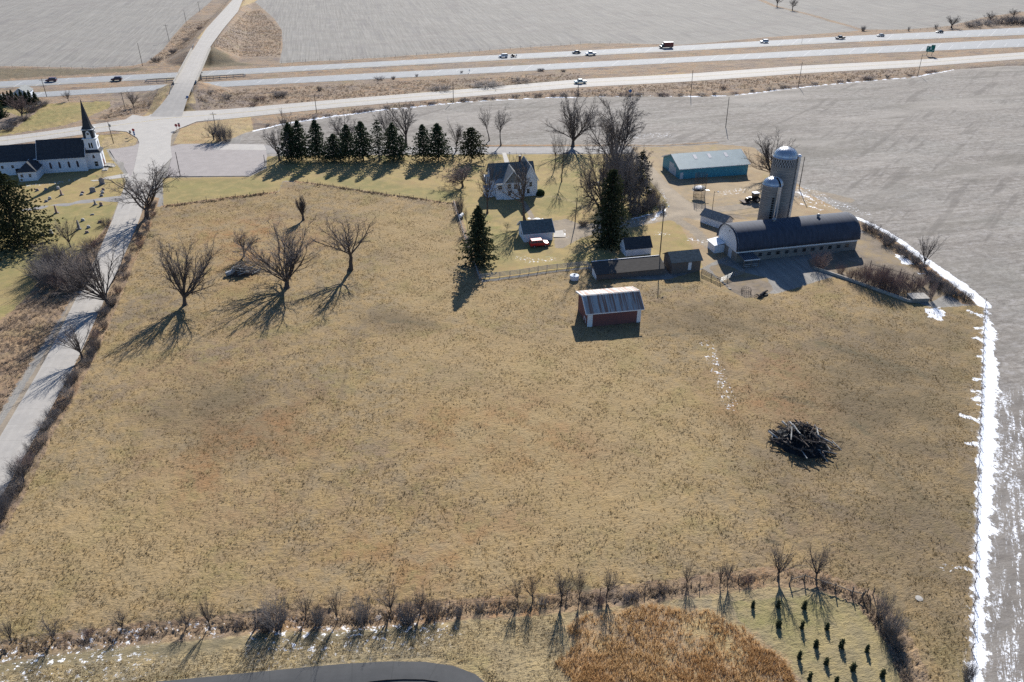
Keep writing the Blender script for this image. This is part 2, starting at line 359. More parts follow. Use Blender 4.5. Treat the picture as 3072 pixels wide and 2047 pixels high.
for a in ([(2925, 985), (2950, 985)], [(2925, 1015), (2950, 1020)], [(2930, 1070), (2948, 1070)], [(2922, 1140), (2945, 1142)], [(2920, 1175), (2944, 1178)], [(2918, 1200), (2943, 1200)], [(2885, 1245), (2935, 1268)], [(2905, 1330), (2932, 1330)], [(2900, 1703), (2920, 1712)], [(2900, 930), (2945, 950)], [(2290, 20), (2291, 20)],
          [(2690, 768), (2720, 792)], [(2715, 790), (2740, 790)], [(2780, 935), (2815, 925)], [(2800, 945), (2830, 945)], [(2755, 822), (2768, 824)], [(2390, 575), (2440, 600)], [(2400, 610), (2470, 632)], [(1985, 615), (1992, 640)], [(1950, 570), (1955, 570)], [(1900, 655), (1945, 645)], [(1585, 655), (1640, 655)], [(1692, 700), (1696, 704)], [(1960, 660), (1992, 625)]):
    lm('snow', a, .45, .9)
pm('sprinkle', [(2395, 560), (2430, 562), (2480, 590), (2535, 622), (2500, 625), (2440, 612), (2395, 600)], 2.2)
pm('sprinkle', [(1985, 570), (2000, 600), (1995, 650), (1950, 668), (1890, 672), (1905, 660), (1960, 640), (1980, 610)], 1.6)
pm('snow', [(2685, 762), (2715, 770), (2745, 795), (2705, 793)], 1.0)
pm('snow', [(2770, 925), (2830, 930), (2825, 965), (2785, 950)], 1.0)
pm('streak', [(2960, 1180), (3110, 1180), (3300, 1500), (3300, 2600), (2930, 2600), (2960, 1900), (2985, 1500)], 5.0)
lm('sprinkle', [(-200, 1972), (0, 1950), (163, 1932), (367, 1905), (560, 1888), (650, 1878)], 1.1, .9)
lm('sprinkle', [(0, 2035), (160, 2015)], .7, 1)
pm('sprinkle', [(0, 1970), (200, 1950), (420, 1985), (250, 2020), (0, 2025)], 6)
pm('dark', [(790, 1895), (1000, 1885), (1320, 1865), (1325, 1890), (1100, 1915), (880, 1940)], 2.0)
pm('sprinkle', [(780, 1900), (1150, 1880), (1320, 1862), (1330, 1895), (1100, 1925), (900, 1950), (820, 1965)], 5)
lm('sprinkle', [(2120, 1030), (2150, 1100), (2195, 1220)], 1.1, .7)
lm('sprinkle', [(2170, 580), (2230, 570)], 1.5, 2); lm('sprinkle', [(1900, 410), (2000, 405)], 2.0, 4); lm('sprinkle', [(60, 560), (150, 552), (230, 540)], 1.0, 1.2)
lm('sprinkle', [(2840, 1705), (2880, 1700)], .4, 1.2); lm('sprinkle', [(1560, 775), (1600, 785), (1650, 778)], 1.0, 1.5); lm('sprinkle', [(1690, 690), (1698, 712)], .5, 1.0); lm('sprinkle', [(1970, 702), (1995, 705)], .8, 1.2); lm('sprinkle', [(2070, 720), (2110, 728)], .8, 1.5); lm('sprinkle', [(2450, 585), (2600, 640)], 1.0, 1.5); lm('sprinkle', [(3020, 1320), (3030, 1450)], 1.0, 2)
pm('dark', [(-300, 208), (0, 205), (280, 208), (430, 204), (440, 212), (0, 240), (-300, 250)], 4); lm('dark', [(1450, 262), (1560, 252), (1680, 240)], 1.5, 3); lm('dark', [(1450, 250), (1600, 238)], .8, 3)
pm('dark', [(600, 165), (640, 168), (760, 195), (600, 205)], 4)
lm('dark', [(2330, 1185), (2440, 1215)], .7, 2.0); lm('dark', [(2455, 1030), (2560, 1060), (2700, 1105), (2760, 1125)], 1.0, 3.0); lm('dark', [(2560, 1270), (2600, 1300)], .8, 2.0)
lm('dark', [(2600, 1330), (2750, 1480), (2800, 1520)], .2, 1.6); lm('dark', [(1690, 1752), (1760, 1765)], .8, .8); lm('dark', [(2300, 1625), (2330, 1632)], .5, .8); lm('dark', [(2320, 1600), (2410, 1645)], .2, .8)
lm('dark', [(1160, 965), (1300, 970)], .6, 2.5); lm('dark', [(1910, 1012), (2100, 1000)], .25, 1.5)
pm('worn', [(2430, 1000), (2600, 960), (2900, 960), (2930, 1300), (2900, 2000), (2780, 1900), (2560, 1740), (2500, 1600), (2560, 1450), (2300, 1420), (2330, 1200)], 14)
pm('worn', [(1900, 930), (2200, 900), (2330, 930), (2330, 1010), (2100, 1010), (1940, 1000)], 6)
pm('worn', [(1080, 930), (1250, 930), (1320, 985), (1180, 1000), (1050, 980)], 5); pm('worn', [(560, 1120), (860, 1160), (900, 1330), (600, 1400), (450, 1250)], 9)
lm('worn', [(2180, 1230), (2250, 1330), (2420, 1540), (2600, 1600), (2900, 1560)], 1.5, 5)
pm('bright', [(1200, 1020), (1600, 960), (1900, 1040), (2150, 1250), (2100, 1600), (1700, 1750), (1300, 1780), (1500, 1500), (1250, 1300)], 12); pm('bright', [(100, 1500), (500, 1450), (700, 1700), (300, 1850), (-100, 1800)], 10)
pm('bright', [(1100, 640), (1330, 640), (1420, 860), (1700, 870), (1650, 960), (1200, 930)], 8)
pm('green', [(480, 545), (760, 535), (830, 560), (500, 612)], 3); pm('green', [(900, 540), (1050, 530), (1350, 580), (1360, 606), (1100, 570)], 3); pm('green', [(1600, 560), (1720, 540), (1780, 600), (1700, 640), (1620, 640)], 4)
pm('green', [(130, 625), (360, 615), (340, 660), (280, 720), (180, 780), (60, 830), (-100, 900), (-200, 760)], 6); pm('green', [(1480, 690), (1540, 700), (1540, 790), (1460, 800)], 4); pm('green', [(0, 350), (300, 305), (320, 320), (100, 385)], 6)
lm('gravel', [(505, 395), (462, 475), (427, 520), (378, 661), (321, 792), (237, 970), (188, 1075), (117, 1200), (54, 1310), (-50, 1490), (-355, 2000)], 3.9, .7)
pm('dust', [(1230, 1240), (1650, 1220), (1750, 1400), (1300, 1380)], 10); pm('dust', [(1000, 1600), (1500, 1560), (1550, 1760), (950, 1800)], 10); pm('dust', [(520, 1350), (900, 1200), (1000, 1300), (600, 1500)], 8); pm('dust', [(2150, 1120), (2350, 1080), (2400, 1220), (2200, 1260)], 8); pm('dust', [(560, 680), (800, 640), (1000, 720), (700, 860)], 8)
lm('worn', [(1800, 845), (1850, 930), (1960, 1000), (2150, 1010), (2300, 985)], .25, 1.4); lm('worn', [(2150, 1010), (2220, 1300), (2330, 1480), (2420, 1640)], .2, 1.4); lm('worn', [(1400, 860), (1100, 1010), (800, 1180), (400, 1300)], .15, 1.2); lm('worn', [(2300, 985), (2500, 1080), (2750, 1150), (2920, 1160)], .3, 1.6); lm('worn', [(1000, 620), (1080, 900), (1020, 1200), (900, 1500)], .15, 1.0)
lm('dust', [(1930, 480), (1990, 560), (2050, 610), (2120, 640)], 1.2, 3); lm('dust', [(2040, 640), (1900, 672), (1760, 690)], 1.0, 2); lm('dust', [(1560, 598), (1660, 590), (1720, 605), (1790, 640)], .25, .8); lm('dust', [(2080, 500), (2180, 570), (2260, 560)], 2, 5)
CH = [('pasture', 'ew', 'verge', 'lawn'), ('dry', 'yardgrass', 'gravel', 'concrete'), ('orange', 'olive', 'pale', 'rough'), ('snow', 'streak', 'sprinkle', 'dark'), ('worn', 'bright', 'green', 'dust')]

def build_terrain():
    ys = [-400, -150, 0, 25]
    y = 45.0
    while y < 800: ys.append(y); y *= 1.0046
    ys += [850, 950, 1150, 1600, 2600, 5000, 9000]
    ys = np.array(ys)
    ss = np.concatenate([[-14, -6, -3, -2, -1.6], np.linspace(-1.28, 1.28, 740), [1.6, 2, 3, 6, 14]])
    wy = np.maximum(ys, 45) * .62 + 30
    X = ss[None, :] * wy[:, None]; Y = np.repeat(ys[:, None], len(ss), 1)
    sh = X.shape; Xf = X.ravel(); Yf = Y.ravel()
    W = {}
    for k, L in MASKS.items():
        wt = np.zeros(Xf.shape)
        for it in L:
            P = it[1]; b = it[-1]; pad = 3 * b + (max(it[2]) if it[0] == 'l' and not np.isscalar(it[2]) else (it[2] if it[0] == 'l' else 0))
            bx = np.nonzero((Xf > P[:, 0].min() - pad) & (Xf < P[:, 0].max() + pad) & (Yf > P[:, 1].min() - pad) & (Yf < P[:, 1].max() + pad))[0]
            if len(bx) == 0: continue
            d = sd_poly(Xf[bx], Yf[bx], P) if it[0] == 'p' else sd_line(Xf[bx], Yf[bx], P, it[2])
            wt[bx] = np.maximum(wt[bx], np.clip(.5 - d / (2 * b), 0, 1))
        W[k] = wt
    Z = height(Xf, Yf)
    # ground roughness you can see as little shadows
    n, m = sh
    idx = np.arange(n * m).reshape(sh)
    F = np.stack([idx[:-1, :-1], idx[:-1, 1:], idx[1:, 1:], idx[1:, :-1]], -1).reshape(-1, 4)
    rng = np.random.default_rng(5)
    jit = rng.normal(0, 1, Xf.shape)
    inner = (Yf > 50) & (Yf < 420)
    amp = .035 * W['pasture'] + .10 * W['rough'] + .09 * W['verge'] + .05 * W['orange'] + .03 * W['olive']
    nr = np.full(Xf.shape, 99.)
    for P in ROADS.values():
        bx = np.nonzero((Xf > P[:, 0].min() - 4) & (Xf < P[:, 0].max() + 4) & (Yf > P[:, 1].min() - 4) & (Yf < P[:, 1].max() + 4))[0]
        if len(bx): nr[bx] = np.minimum(nr[bx], sd_poly(Xf[bx], Yf[bx], P))
    Z = Z + jit * amp * inner * np.clip((nr - .8) / 2, 0, 1) - .05 * (nr < .5)
    V = np.stack([Xf, Yf, Z], 1)
    names = ['crop_field', 'pasture', 'roadside_verge', 'lawn', 'farmyard', 'barnyard', 'tall_grass', 'field_edge', 'snow']
    cls = np.zeros(len(Xf), int)
    for wn, c in (('pasture', 1), ('verge', 2), ('lawn', 3), ('dry', 2), ('yardgrass', 4), ('gravel', 4), ('concrete', 5), ('pale', 7), ('olive', 3), ('orange', 6), ('rough', 7), ('snow', 8)):
        cls[W[wn] > .5] = c
    fc = cls[F[:, 0]]
    gm = ground_material()
    for c, nm in enumerate(names):
        sel = F[fc == c]
        if not len(sel): continue
        u, inv = np.unique(sel.ravel(), return_inverse=True)
        o = mesh_np(nm, V[u], inv.reshape(-1, 4), gm); struct(o)
        o.data.polygons.foreach_set("use_smooth", [True] * len(o.data.polygons))
        for i, ch in enumerate(CH):
            a = o.data.attributes.new("mask%d" % i, 'FLOAT_COLOR', 'POINT')
            a.data.foreach_set("color", np.stack([W[k][u] for k in ch], 1).astype(np.float32).ravel())
    return W

def ground_material():
    t = NT("ground"); v = t.pos()
    W = {}
    for i, ch in enumerate(CH):
        a = t.n("ShaderNodeAttribute", attribute_name="mask%d" % i)
        sp = t.n("ShaderNodeSeparateColor"); t.l(a.outputs["Color"], sp.inputs[0])
        for k, o in zip(ch, (sp.outputs[0], sp.outputs[1], sp.outputs[2], a.outputs["Alpha"])): W[k] = o
    ve = t.map(v, (1, 1, 1), (0, 0, R(-12.5)))
    n_big = t.noise(v, .028, 4, .6); n_mid = t.noise(v, .11, 4, .65); n_m2 = t.noise(t.map(v, (1, 1, 1), (0, 0, 1.1)), .35, 4, .65)
    n_fine = t.noise(t.map(ve, (.75, 1.5, 1)), 1.5, 5, .72); n_f2 = t.noise(t.map(ve, (.8, 1.7, 1)), 3.4, 3, .7)
    edge = t.noise(v, .8, 5, .7)
    def msk(k, amp=.7, lo=.42, hi=.58):
        e = t.mth('MULTIPLY', t.mth('SUBTRACT', edge, .5), amp); return t.ss(t.mth('ADD', W[k], e), lo, hi)
    # pasture: straw, grey thatch, tan-green and rusty patches, dark tuft specks
    def grass(straw, grey, green, rust, dark, g0=.42, r0=.56, d0=.60):
        c = t.mix(t.ss(n_m2, .36, .64), straw, grey)
        c = t.mix(t.ss(n_mid, g0, g0 + .22), c, green)
        c = t.mix(t.mth('MULTIPLY', t.ss(n_big, r0 - .08, r0 + .12), t.ss(n_m2, .4, .62)), c, rust)
        c = t.mix(t.ss(n_fine, d0, d0 + .16, 0, .8), c, dark)
        return c
    past = grass((.285, .20, .098), (.215, .168, .108), (.21, .17, .075), (.25, .158, .08), (.06, .05, .036), .47, .55, .615)
    past = t.mix(t.ss(n_f2, .35, .7, .0, .45), past, (.385, .29, .165))
    spk = t.noise(t.map(ve, (.5, 1.25, 1), (0, 0, .25)), .95, 4, .75)
    past = t.mix(t.mth('MULTIPLY', t.ss(spk, .60, .67, 0, .7), t.ss(n_mid, .36, .6, .25, 1)), past, (.075, .063, .05))
    past = t.mix(t.mth('MULTIPLY', t.ss(t.noise(v, .055, 3, .55), .5, .64), t.ss(n_m2, .42, .58, .2, .8)), past, (.20, .158, .112))
    past = t.mix(t.mth('MULTIPLY', t.ss(W['worn'], .05, .95), t.ss(n_mid, .32, .6, .35, .9)), past, t.mix(n_m2, (.115, .09, .058), (.19, .145, .09)))
    past = t.mix(t.mth('MULTIPLY', t.ss(W['bright'], .05, .95), t.ss(n_m2, .35, .6, .1, .55)), past, (.35, .255, .13))
    past = t.mix(t.mth('MULTIPLY', t.mth('MULTIPLY', W['dust'], t.ss(n_mid, .4, .6)), t.ss(n_m2, .35, .6, .2, .85)), past, (.30, .165, .075))
    rows_ns = t.noise(t.map(ve, (1.1, .022, 1)), 1.0, 4, .65); rows_ew = t.noise(t.map(ve, (.022, .55, 1)), 1.0, 4, .65)
    crop_n = t.mix(t.ss(rows_ns, .3, .7), (.205, .194, .176), (.295, .28, .256))
    crop_n = t.mix(t.ss(n_mid, .45, .75, 0, .5), crop_n, (.215, .212, .205))
    crop_e = t.mix(t.ss(rows_ew, .3, .7), (.195, .176, .155), (.285, .262, .234))
    crop_e = t.mix(t.ss(n_big, .45, .7, 0, .5), crop_e, (.235, .228, .205))
    crop_e = t.mix(t.ss(n_fine, .5, .68, 0, .55), crop_e, (.10, .092, .09))
    crop_e = t.mix(t.ss(n_f2, .52, .7, 0, .5), crop_e, (.40, .375, .355))
    crop_n = t.mix(t.ss(n_fine, .52, .7, 0, .4), crop_n, (.13, .122, .115))
    cs = t.noise(t.map(ve, (.6, 1, 1)), .75, 5, .78)
    crop_e = t.mix(t.ss(cs, .5, .64, 0, .55), crop_e, (.13, .115, .105)); crop_e = t.mix(t.ss(cs, .5, .36, 0, .5), crop_e, (.38, .36, .35))
    tr = t.noise(t.map(t.map(v, (1, 1, 1), (0, 0, R(38))), (.5, .05, 1)), .5, 3, .6); crop_e = t.mix(t.ss(tr, .54, .66, 0, .6), crop_e, (.145, .132, .12))
    crop_e = t.mix(t.ss(t.noise(t.map(ve, (.25, 1, 1)), .06, 4, .65), .5, .64, 0, .55), crop_e, (.165, .152, .132)); crop_e = t.mix(t.ss(t.noise(t.map(ve, (.3, 1, 1)), .045, 4, .6), .52, .66, 0, .5), crop_e, (.33, .305, .275))
    cn2 = t.noise(t.map(ve, (.35, .02, 1)), .5, 4, .7); crop_n = t.mix(t.ss(cn2, .52, .66, 0, .5), crop_n, (.185, .175, .17))
    crop_n = t.mix(t.ss(t.noise(t.map(t.map(v, (1, 1, 1), (0, 0, R(-40))), (.03, .2, 1)), .5, 4, .7), .52, .64, 0, .4), crop_n, (.20, .18, .172))
    crop_e = t.mix(t.mth('MULTIPLY', W['streak'], .55), crop_e, t.mix(cs, (.10, .088, .078), (.22, .195, .175)))
    c = t.mix(msk('ew', .2), crop_n, crop_e)
    verge = grass((.285, .222, .16), (.21, .172, .15), (.235, .19, .115), (.33, .225, .14), (.075, .062, .06), .5, .44, .52)
    verge = t.mix(t.ss(t.noise(t.map(ve, (.3, 1, 1)), .22, 4, .7), .5, .66, 0, .75), verge, (.125, .102, .096))
    lawn = grass((.33, .25, .115), (.25, .20, .105), (.19, .185, .068), (.33, .235, .115), (.10, .09, .045), .50, .52, .62)
    lawn = t.mix(t.mth('MULTIPLY', t.ss(W['green'], .1, .9), t.ss(n_m2, .35, .6, .35, .9)), lawn, (.215, .19, .085))
    lawn = t.mix(t.ss(t.noise(t.map(ve, (.1, 1, 1)), .8, 3), .5, .62, 0, .3), lawn, (.25, .225, .09))
    yard = grass((.33, .25, .155), (.26, .21, .15), (.27, .225, .10), (.34, .225, .12), (.13, .105, .075), .52, .5, .62)
    gravel = t.mix(t.ss(n_m2, .35, .65), (.30, .25, .19), (.235, .20, .16)); gravel = t.mix(t.ss(n_fine, .5, .7, 0, .5), gravel, (.20, .175, .145))
    conc = t.mix(t.ss(n_m2, .35, .65), (.225, .185, .145), (.15, .125, .10)); conc = t.mix(t.ss(n_fine, .55, .7, 0, .6), conc, (.09, .075, .062)); conc = t.mix(t.mth('MULTIPLY', t.ss(n_mid, .44, .6), t.ss(n_m2, .4, .6, .2, .9)), conc, (.27, .205, .12))
    dry = grass((.38, .29, .155), (.30, .235, .15), (.30, .245, .11), (.37, .25, .13), (.14, .11, .075), .55, .5, .64)
    orange = grass((.39, .275, .155), (.28, .21, .145), (.34, .265, .14), (.42, .245, .11), (.13, .095, .07), .45, .5, .54)
    olive = grass((.31, .25, .13), (.24, .2, .12), (.235, .21, .095), (.30, .235, .13), (.08, .072, .04), .46, .62, .55)
    pale = grass((.37, .285, .155), (.26, .215, .14), (.29, .235, .115), (.36, .26, .125), (.10, .085, .06), .54, .55, .5)
    roughc = grass((.31, .22, .135), (.185, .145, .115), (.23, .18, .10), (.33, .2, .105), (.09, .072, .058), .5, .48, .55)
    lawn = t.mix(t.mth('MULTIPLY', W['dust'], .7), lawn, (.38, .30, .19)); yard = t.mix(t.mth('MULTIPLY', W['dust'], .7), yard, (.36, .29, .20)); gravel = t.mix(t.mth('MULTIPLY', W['dust'], .7), gravel, (.40, .335, .255))
    for k, cc in (('pasture', past), ('verge', verge), ('lawn', lawn), ('dry', dry), ('yardgrass', yard), ('gravel', gravel), ('concrete', conc), ('pale', pale), ('olive', olive), ('orange', orange), ('rough', roughc)):
        c = t.mix(msk(k), c, cc)
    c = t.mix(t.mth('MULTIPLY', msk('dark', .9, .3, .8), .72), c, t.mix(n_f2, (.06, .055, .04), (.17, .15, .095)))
    sn = t.ss(t.mth('ADD', W['snow'], t.mth('MULTIPLY', t.mth('SUBTRACT', t.noise(t.map(ve, (1.2, .8, 1)), .5, 6, .72), .5), 1.7)), .46, .58)
    sp = t.mth('MULTIPLY', t.ss(W['sprinkle'], .15, .6), t.ss(t.noise(v, 1.3, 5, .75), .56, .62))
    st = t.mth('MULTIPLY', t.ss(W['streak'], .1, .9), t.ss(t.noise(t.map(t.map(v, (1, 1, 1), (0, 0, R(27))), (1, .13, 1)), .9, 6, .8), .505, .57))
    st = t.mth('MULTIPLY', st, t.ss(t.noise(v, 2.4, 4, .75), .46, .55))
    s_all = t.mth('MAXIMUM', sn, t.mth('MAXIMUM', sp, st))
    t.col(t.mix(s_all, c, (.80, .82, .86))); t.rough(.95); t.p.inputs["Specular IOR Level"].default_value = .08
    h = t.mth('ADD', t.mth('MULTIPLY', n_fine, .9), t.mth('MULTIPLY', n_f2, .5))
    ba = t.mth('ADD', .25, t.mth('MULTIPLY', t.mth('MAXIMUM', t.mth('MAXIMUM', W['pasture'], W['verge']), t.mth('MAXIMUM', t.mth('MAXIMUM', W['rough'], W['pale']), W['orange'])), .75))
    t.bump(t.mth('MULTIPLY', h, ba), .6, .4)
    return t.m
WM = build_terrain()

# ------------------------------------------------------------------ roads
def road_mat(name, c, c2, tracks=.25, joint=None):
    t = NT(name); v = t.pos()
    a = t.n("ShaderNodeAttribute", attribute_name="uvw"); sp = t.n("ShaderNodeSeparateXYZ"); t.l(a.outputs["Vector"], sp.inputs[0])
    base = t.mix(t.ss(t.noise(v, .35, 5, .7), .35, .65), c, c2)
    wv = t.mth('ABSOLUTE', t.mth('SINE', t.mth('MULTIPLY', sp.outputs[0], 12.566)))       # worn wheel tracks along the lanes
    base = t.mix(t.mth('MULTIPLY', wv, tracks), base, tuple(x * .72 for x in c))
    jt = t.mth('FRACT', t.mth('DIVIDE', sp.outputs[1], 4.6)); jn = t.mth('LESS_THAN', jt, .03)
    if joint:
        j2 = t.mth('FRACT', t.mth('DIVIDE', t.mth('ADD', sp.outputs[1], t.mth('MULTIPLY', sp.outputs[0], 5.0)), 9.2))
        ok = t.mth('MULTIPLY', t.mth('LESS_THAN', j2, .045), t.ss(t.noise(v, .06, 2), .46, .54)); base = t.mix(t.mth('MULTIPLY', ok, .75), base, joint)
    else: base = t.mix(t.mth('MULTIPLY', jn, .35), base, tuple(x * .55 for x in c))
    base = t.mix(t.ss(t.noise(v, 2.5, 4, .7), .58, .7, 0, .4), base, tuple(x * .6 for x in c))
    t.col(base); t.rough(.85); return t.m
def strip(name, rows, mat, off, step=4.0, shoulder=None):
    L, Rr, Z = edges(rows); lv, rv, zv = [], [], []
    for i in range(len(L) - 1):
        n = max(1, int(np.linalg.norm((L[i + 1] + Rr[i + 1] - L[i] - Rr[i]) / 2) / step)); n = min(n, 80)
        for k in range(n):
            f = k / n; lv.append(L[i] * (1 - f) + L[i + 1] * f); rv.append(Rr[i] * (1 - f) + Rr[i + 1] * f); zv.append(Z[i] * (1 - f) + Z[i + 1] * f)
    lv.append(L[-1]); rv.append(Rr[-1]); zv.append(Z[-1])
    lv, rv, zv = np.array(lv), np.array(rv), np.array(zv) + off
    # smooth the plan a little
    for _ in range(3):
        for a in (lv, rv): a[1:-1] = (a[:-2] + 2 * a[1:-1] + a[2:]) / 4
        zv[1:-1] = (zv[:-2] + 2 * zv[1:-1] + zv[2:]) / 4
    n = len(lv); K = 5
    ts = np.linspace(0, 1, K)
    V = np.array([np.append(lv[i] * (1 - tt) + rv[i] * tt, zv[i] + .06 * (1 - (2 * tt - 1) ** 2)) for i in range(n) for tt in ts])
    F = np.array([(i * K + k, i * K + k + 1, (i + 1) * K + k + 1, (i + 1) * K + k) for i in range(n - 1) for k in range(K - 1)])
    nrm = np.cross(V[F[0][1]] - V[F[0][0]], V[F[0][3]] - V[F[0][0]])
    if nrm[2] < 0: F = F[:, ::-1]
    o = mesh_np(name, V, F, mat); struct(o)
    s = np.concatenate([[0], np.cumsum(np.linalg.norm(np.diff((lv + rv) / 2, axis=0), axis=1))])
    at_ = o.data.attributes.new("uvw", 'FLOAT_VECTOR', 'POINT')
    at_.data.foreach_set("vector", np.array([(tt, s[i], 0) for i in range(n) for tt in ts], np.float32).ravel())
    return (lv, rv, zv, s)
def sheet(name, P, mat, off):
    m = MB(); m.add([(x, y, off) for x, y in P], [tuple(range(len(P)))])
    o = m.build(name, mat); fix_normals(o)
    if o.data.polygons[0].normal.z < 0: o.data.flip_normals()
    at_ = o.data.attributes.new("uvw", 'FLOAT_VECTOR', 'POINT')
    at_.data.foreach_set("vector", np.array([(.03, .5, 0)] * len(P), np.float32).ravel())
    return struct(o)
m_pale = road_mat("pale_concrete", (.385, .362, .332), (.33, .312, .29), .24)
m_front = road_mat("frontage_concrete", (.40, .378, .348), (.355, .337, .315), .14)
m_hwy = road_mat("highway_concrete", (.29, .30, .31), (.255, .265, .275), .25, (.50, .50, .50))
m_black = road_mat("new_asphalt", (.072, .074, .077), (.06, .062, .065), .15)
m_lot = road_mat("lot_asphalt", (.30, .272, .262), (.26, .236, .228), .0)
m_lane = road_mat("lane_asphalt", (.26, .25, .245), (.215, .205, .20), .15)
SC = strip("county_road", COUNTY_S, m_pale, .030)
SN = strip("overpass_road", COUNTY_N, m_pale, .034)
SF = strip("frontage_road", FRONTAGE, m_front, .026)
SWB = strip("westbound_highway", WEST, m_hwy, .03); SEB = strip("eastbound_highway", EAST, m_hwy, .03)
strip("farm_lane", LANE, m_lane, .02); strip("cemetery_drive", CEM, m_lane, .02); strip("curved_road", CULD, m_black, .03)
sheet("junction", FLARE, m_front, .105); sheet("parking_lot", PARK, m_lot, .112); sheet("church_drive", CHDRIVE, m_lot, .05)
sheet("church_pavement", APRON, m_front, .06); sheet("garage_pad", GARPAD, m_front, .05); sheet("garden_path", WALKP, m_front, .06)
pl = sheet("parking_edge", poly([(640, 433), (792, 435), (800, 452), (640, 450)]), m_front, .118)
# painted lines
m_white = M("road_white", (.62, .62, .61), (.45, .45, .44), 3); m_yel = M("road_yellow", (.6, .45, .12), (.5, .38, .12), 3)
def line_on(name, s4, tt, wd, mat, dash=None, off=.075, lo=None, hi=None):
    lv, rv, zv, s = s4; m = MB()
    ss = np.arange(s[0], s[-1], 3.0) if not dash else None
    def pt(q, side):
        x = [np.interp(q, s, lv[:, i] * (1 - tt) + rv[:, i] * tt) for i in (0, 1)]
        dx = [np.interp(q + .5, s, lv[:, i] * (1 - tt) + rv[:, i] * tt) - np.interp(q - .5, s, lv[:, i] * (1 - tt) + rv[:, i] * tt) for i in (0, 1)]
        L = math.hypot(*dx) + 1e-9; return (x[0] - dx[1] / L * side, x[1] + dx[0] / L * side, np.interp(q, s, zv) + off)
    q = s[0] if lo is None else lo; end = s[-1] if hi is None else hi
    while q < end:
        e = min(q + (dash[0] if dash else 6.0), end)
        m.add([pt(q, -wd / 2), pt(e, -wd / 2), pt(e, wd / 2), pt(q, wd / 2)], [(0, 1, 2, 3)]); q += dash[1] if dash else 6.0
    o = m.build(name, mat); return struct(o)
for s4, nm in ((SWB, "highway_marking"), (SEB, "highway_marking")):
    line_on(nm, s4, .5, .22, m_white, (3.5, 12.2), .095)
    line_on(nm, s4, .16, .2, m_white, None, .06); line_on(nm, s4, .86, .2, m_yel if s4 is SWB else m_white, None, .06)
line_on("frontage_marking", SF, .5, .22, m_yel, None, .095); line_on("frontage_marking", SF, .14, .15, m_white, None, .06); line_on("frontage_marking", SF, .86, .15, m_white, None, .06)
# dark kerb along the inner edge of the curved road
ci = poly([(1090, 2052), (1113, 2047), (1160, 2042), (1213, 2040), (1270, 2041), (1313, 2047), (1330, 2055)])
mk = MB(); mk.tube([(x, y, .06) for x, y in ci], .09, 5); struct(mk.build("kerb", M("kerb_black", (.04, .04, .04))))

# ------------------------------------------------------------------ building paints
m_wsid = M("white_siding_sky_tint", (.74, .78, .84), (.64, .68, .74), 1.2, .7, stretch=(1, 1, 4), ribs=('Z', 2.6, .006))  # white boards; blue skylight of the shaded walls is mixed into the colour
m_trim = M("white_trim", (.76, .78, .80), (.66, .68, .70), 2, .6)
m_shing = M("dark_shingle", (.055, .06, .068), (.035, .038, .045), 2.2, .9, bump=.01)
m_shing2 = M("grey_shingle", (.15, .165, .16), (.095, .11, .108), 1.8, .9, bump=.01)
m_shing3 = M("pale_shingle", (.24, .25, .25), (.17, .18, .18), 1.6, .9, bump=.01)
m_red = M("barn_red", (.20, .088, .08), (.155, .072, .068), 1.5, .85, stretch=(4, 4, .4), ribs=('X', 2.2, .02))
m_rust = M("rusty_sheet", (.38, .385, .375), (.235, .135, .10), 1.0, .6, metal=.1, stretch=(3.2, .12, .12), lo=.42, hi=.6, ribs=('X', 1.6, .03))
m_wood = M("weathered_wood", (.17, .145, .125), (.11, .095, .085), 2, .9, stretch=(1, 1, 6), ribs=('X', 2.5, .015))
m_roofgrey = M("weathered_roof", (.08, .073, .066), (.055, .05, .046), 1.6, .95, stretch=(.6, 3, 3))
m_teal = M("teal_steel", (.06, .28, .38), (.05, .235, .325), 1, .5, ribs=('X', 1.3, .03))
m_tealroof = M("pale_teal_roof", (.36, .44, .44), (.31, .39, .395), .5, .45, ribs=('X', 1.3, .02))
m_block = M("concrete_block", (.25, .235, .21), (.19, .18, .165), 1.4, .95, bump=.02)
m_barnroof = M("barn_roof", (.062, .073, .10), (.042, .05, .07), .8, .85, stretch=(2.4, .5, .5), bump=.015)
m_glass = M("window_glass", (.03, .04, .05), (.02, .025, .03), 2, .12, spec=.6)
m_stain = M("stained_glass", (.055, .035, .06), (.02, .03, .05), 6, .2, spec=.5)
m_dark = M("dark_opening", (.015, .015, .016), (.01, .01, .01), 2, .9)
m_brick = M("chimney_brick", (.20, .085, .06), (.14, .06, .045), 6, .9)
m_galv = M("galvanised", (.55, .57, .60), (.44, .46, .49), 1.2, .38, metal=.75, stretch=(1, 1, .5))
m_steel = M("rusted_steel", (.12, .085, .07), (.075, .06, .055), 3, .8)
m_stave = M("silo_stave", (.29, .27, .25), (.23, .215, .20), .5, .95, stretch=(1, 1, 3), bump=.02)
m_hoop = M("silo_hoop", (.20, .185, .17), (.16, .15, .14), 3, .7)
m_conc = M("cast_concrete", (.38, .36, .33), (.29, .275, .25), 1.2, .95, bump=.02)
m_snow = M("lying_snow", (.82, .84, .88), (.76, .78, .83), 2, .8)
m_pole = M("creosote_pole", (.085, .068, .058), (.05, .042, .038), 4, .9)
m_fencew = M("grey_board", (.36, .36, .36), (.24, .24, .245), 3, .85)
m_plank = M("old_plank", (.19, .165, .14), (.10, .09, .08), 3, .9)
m_black = M("black_paint", (.018, .019, .022), (.012, .012, .014), 3, .5)
m_metal = M("dull_metal", (.30, .31, .32), (.22, .23, .24), 4, .5, metal=.5)

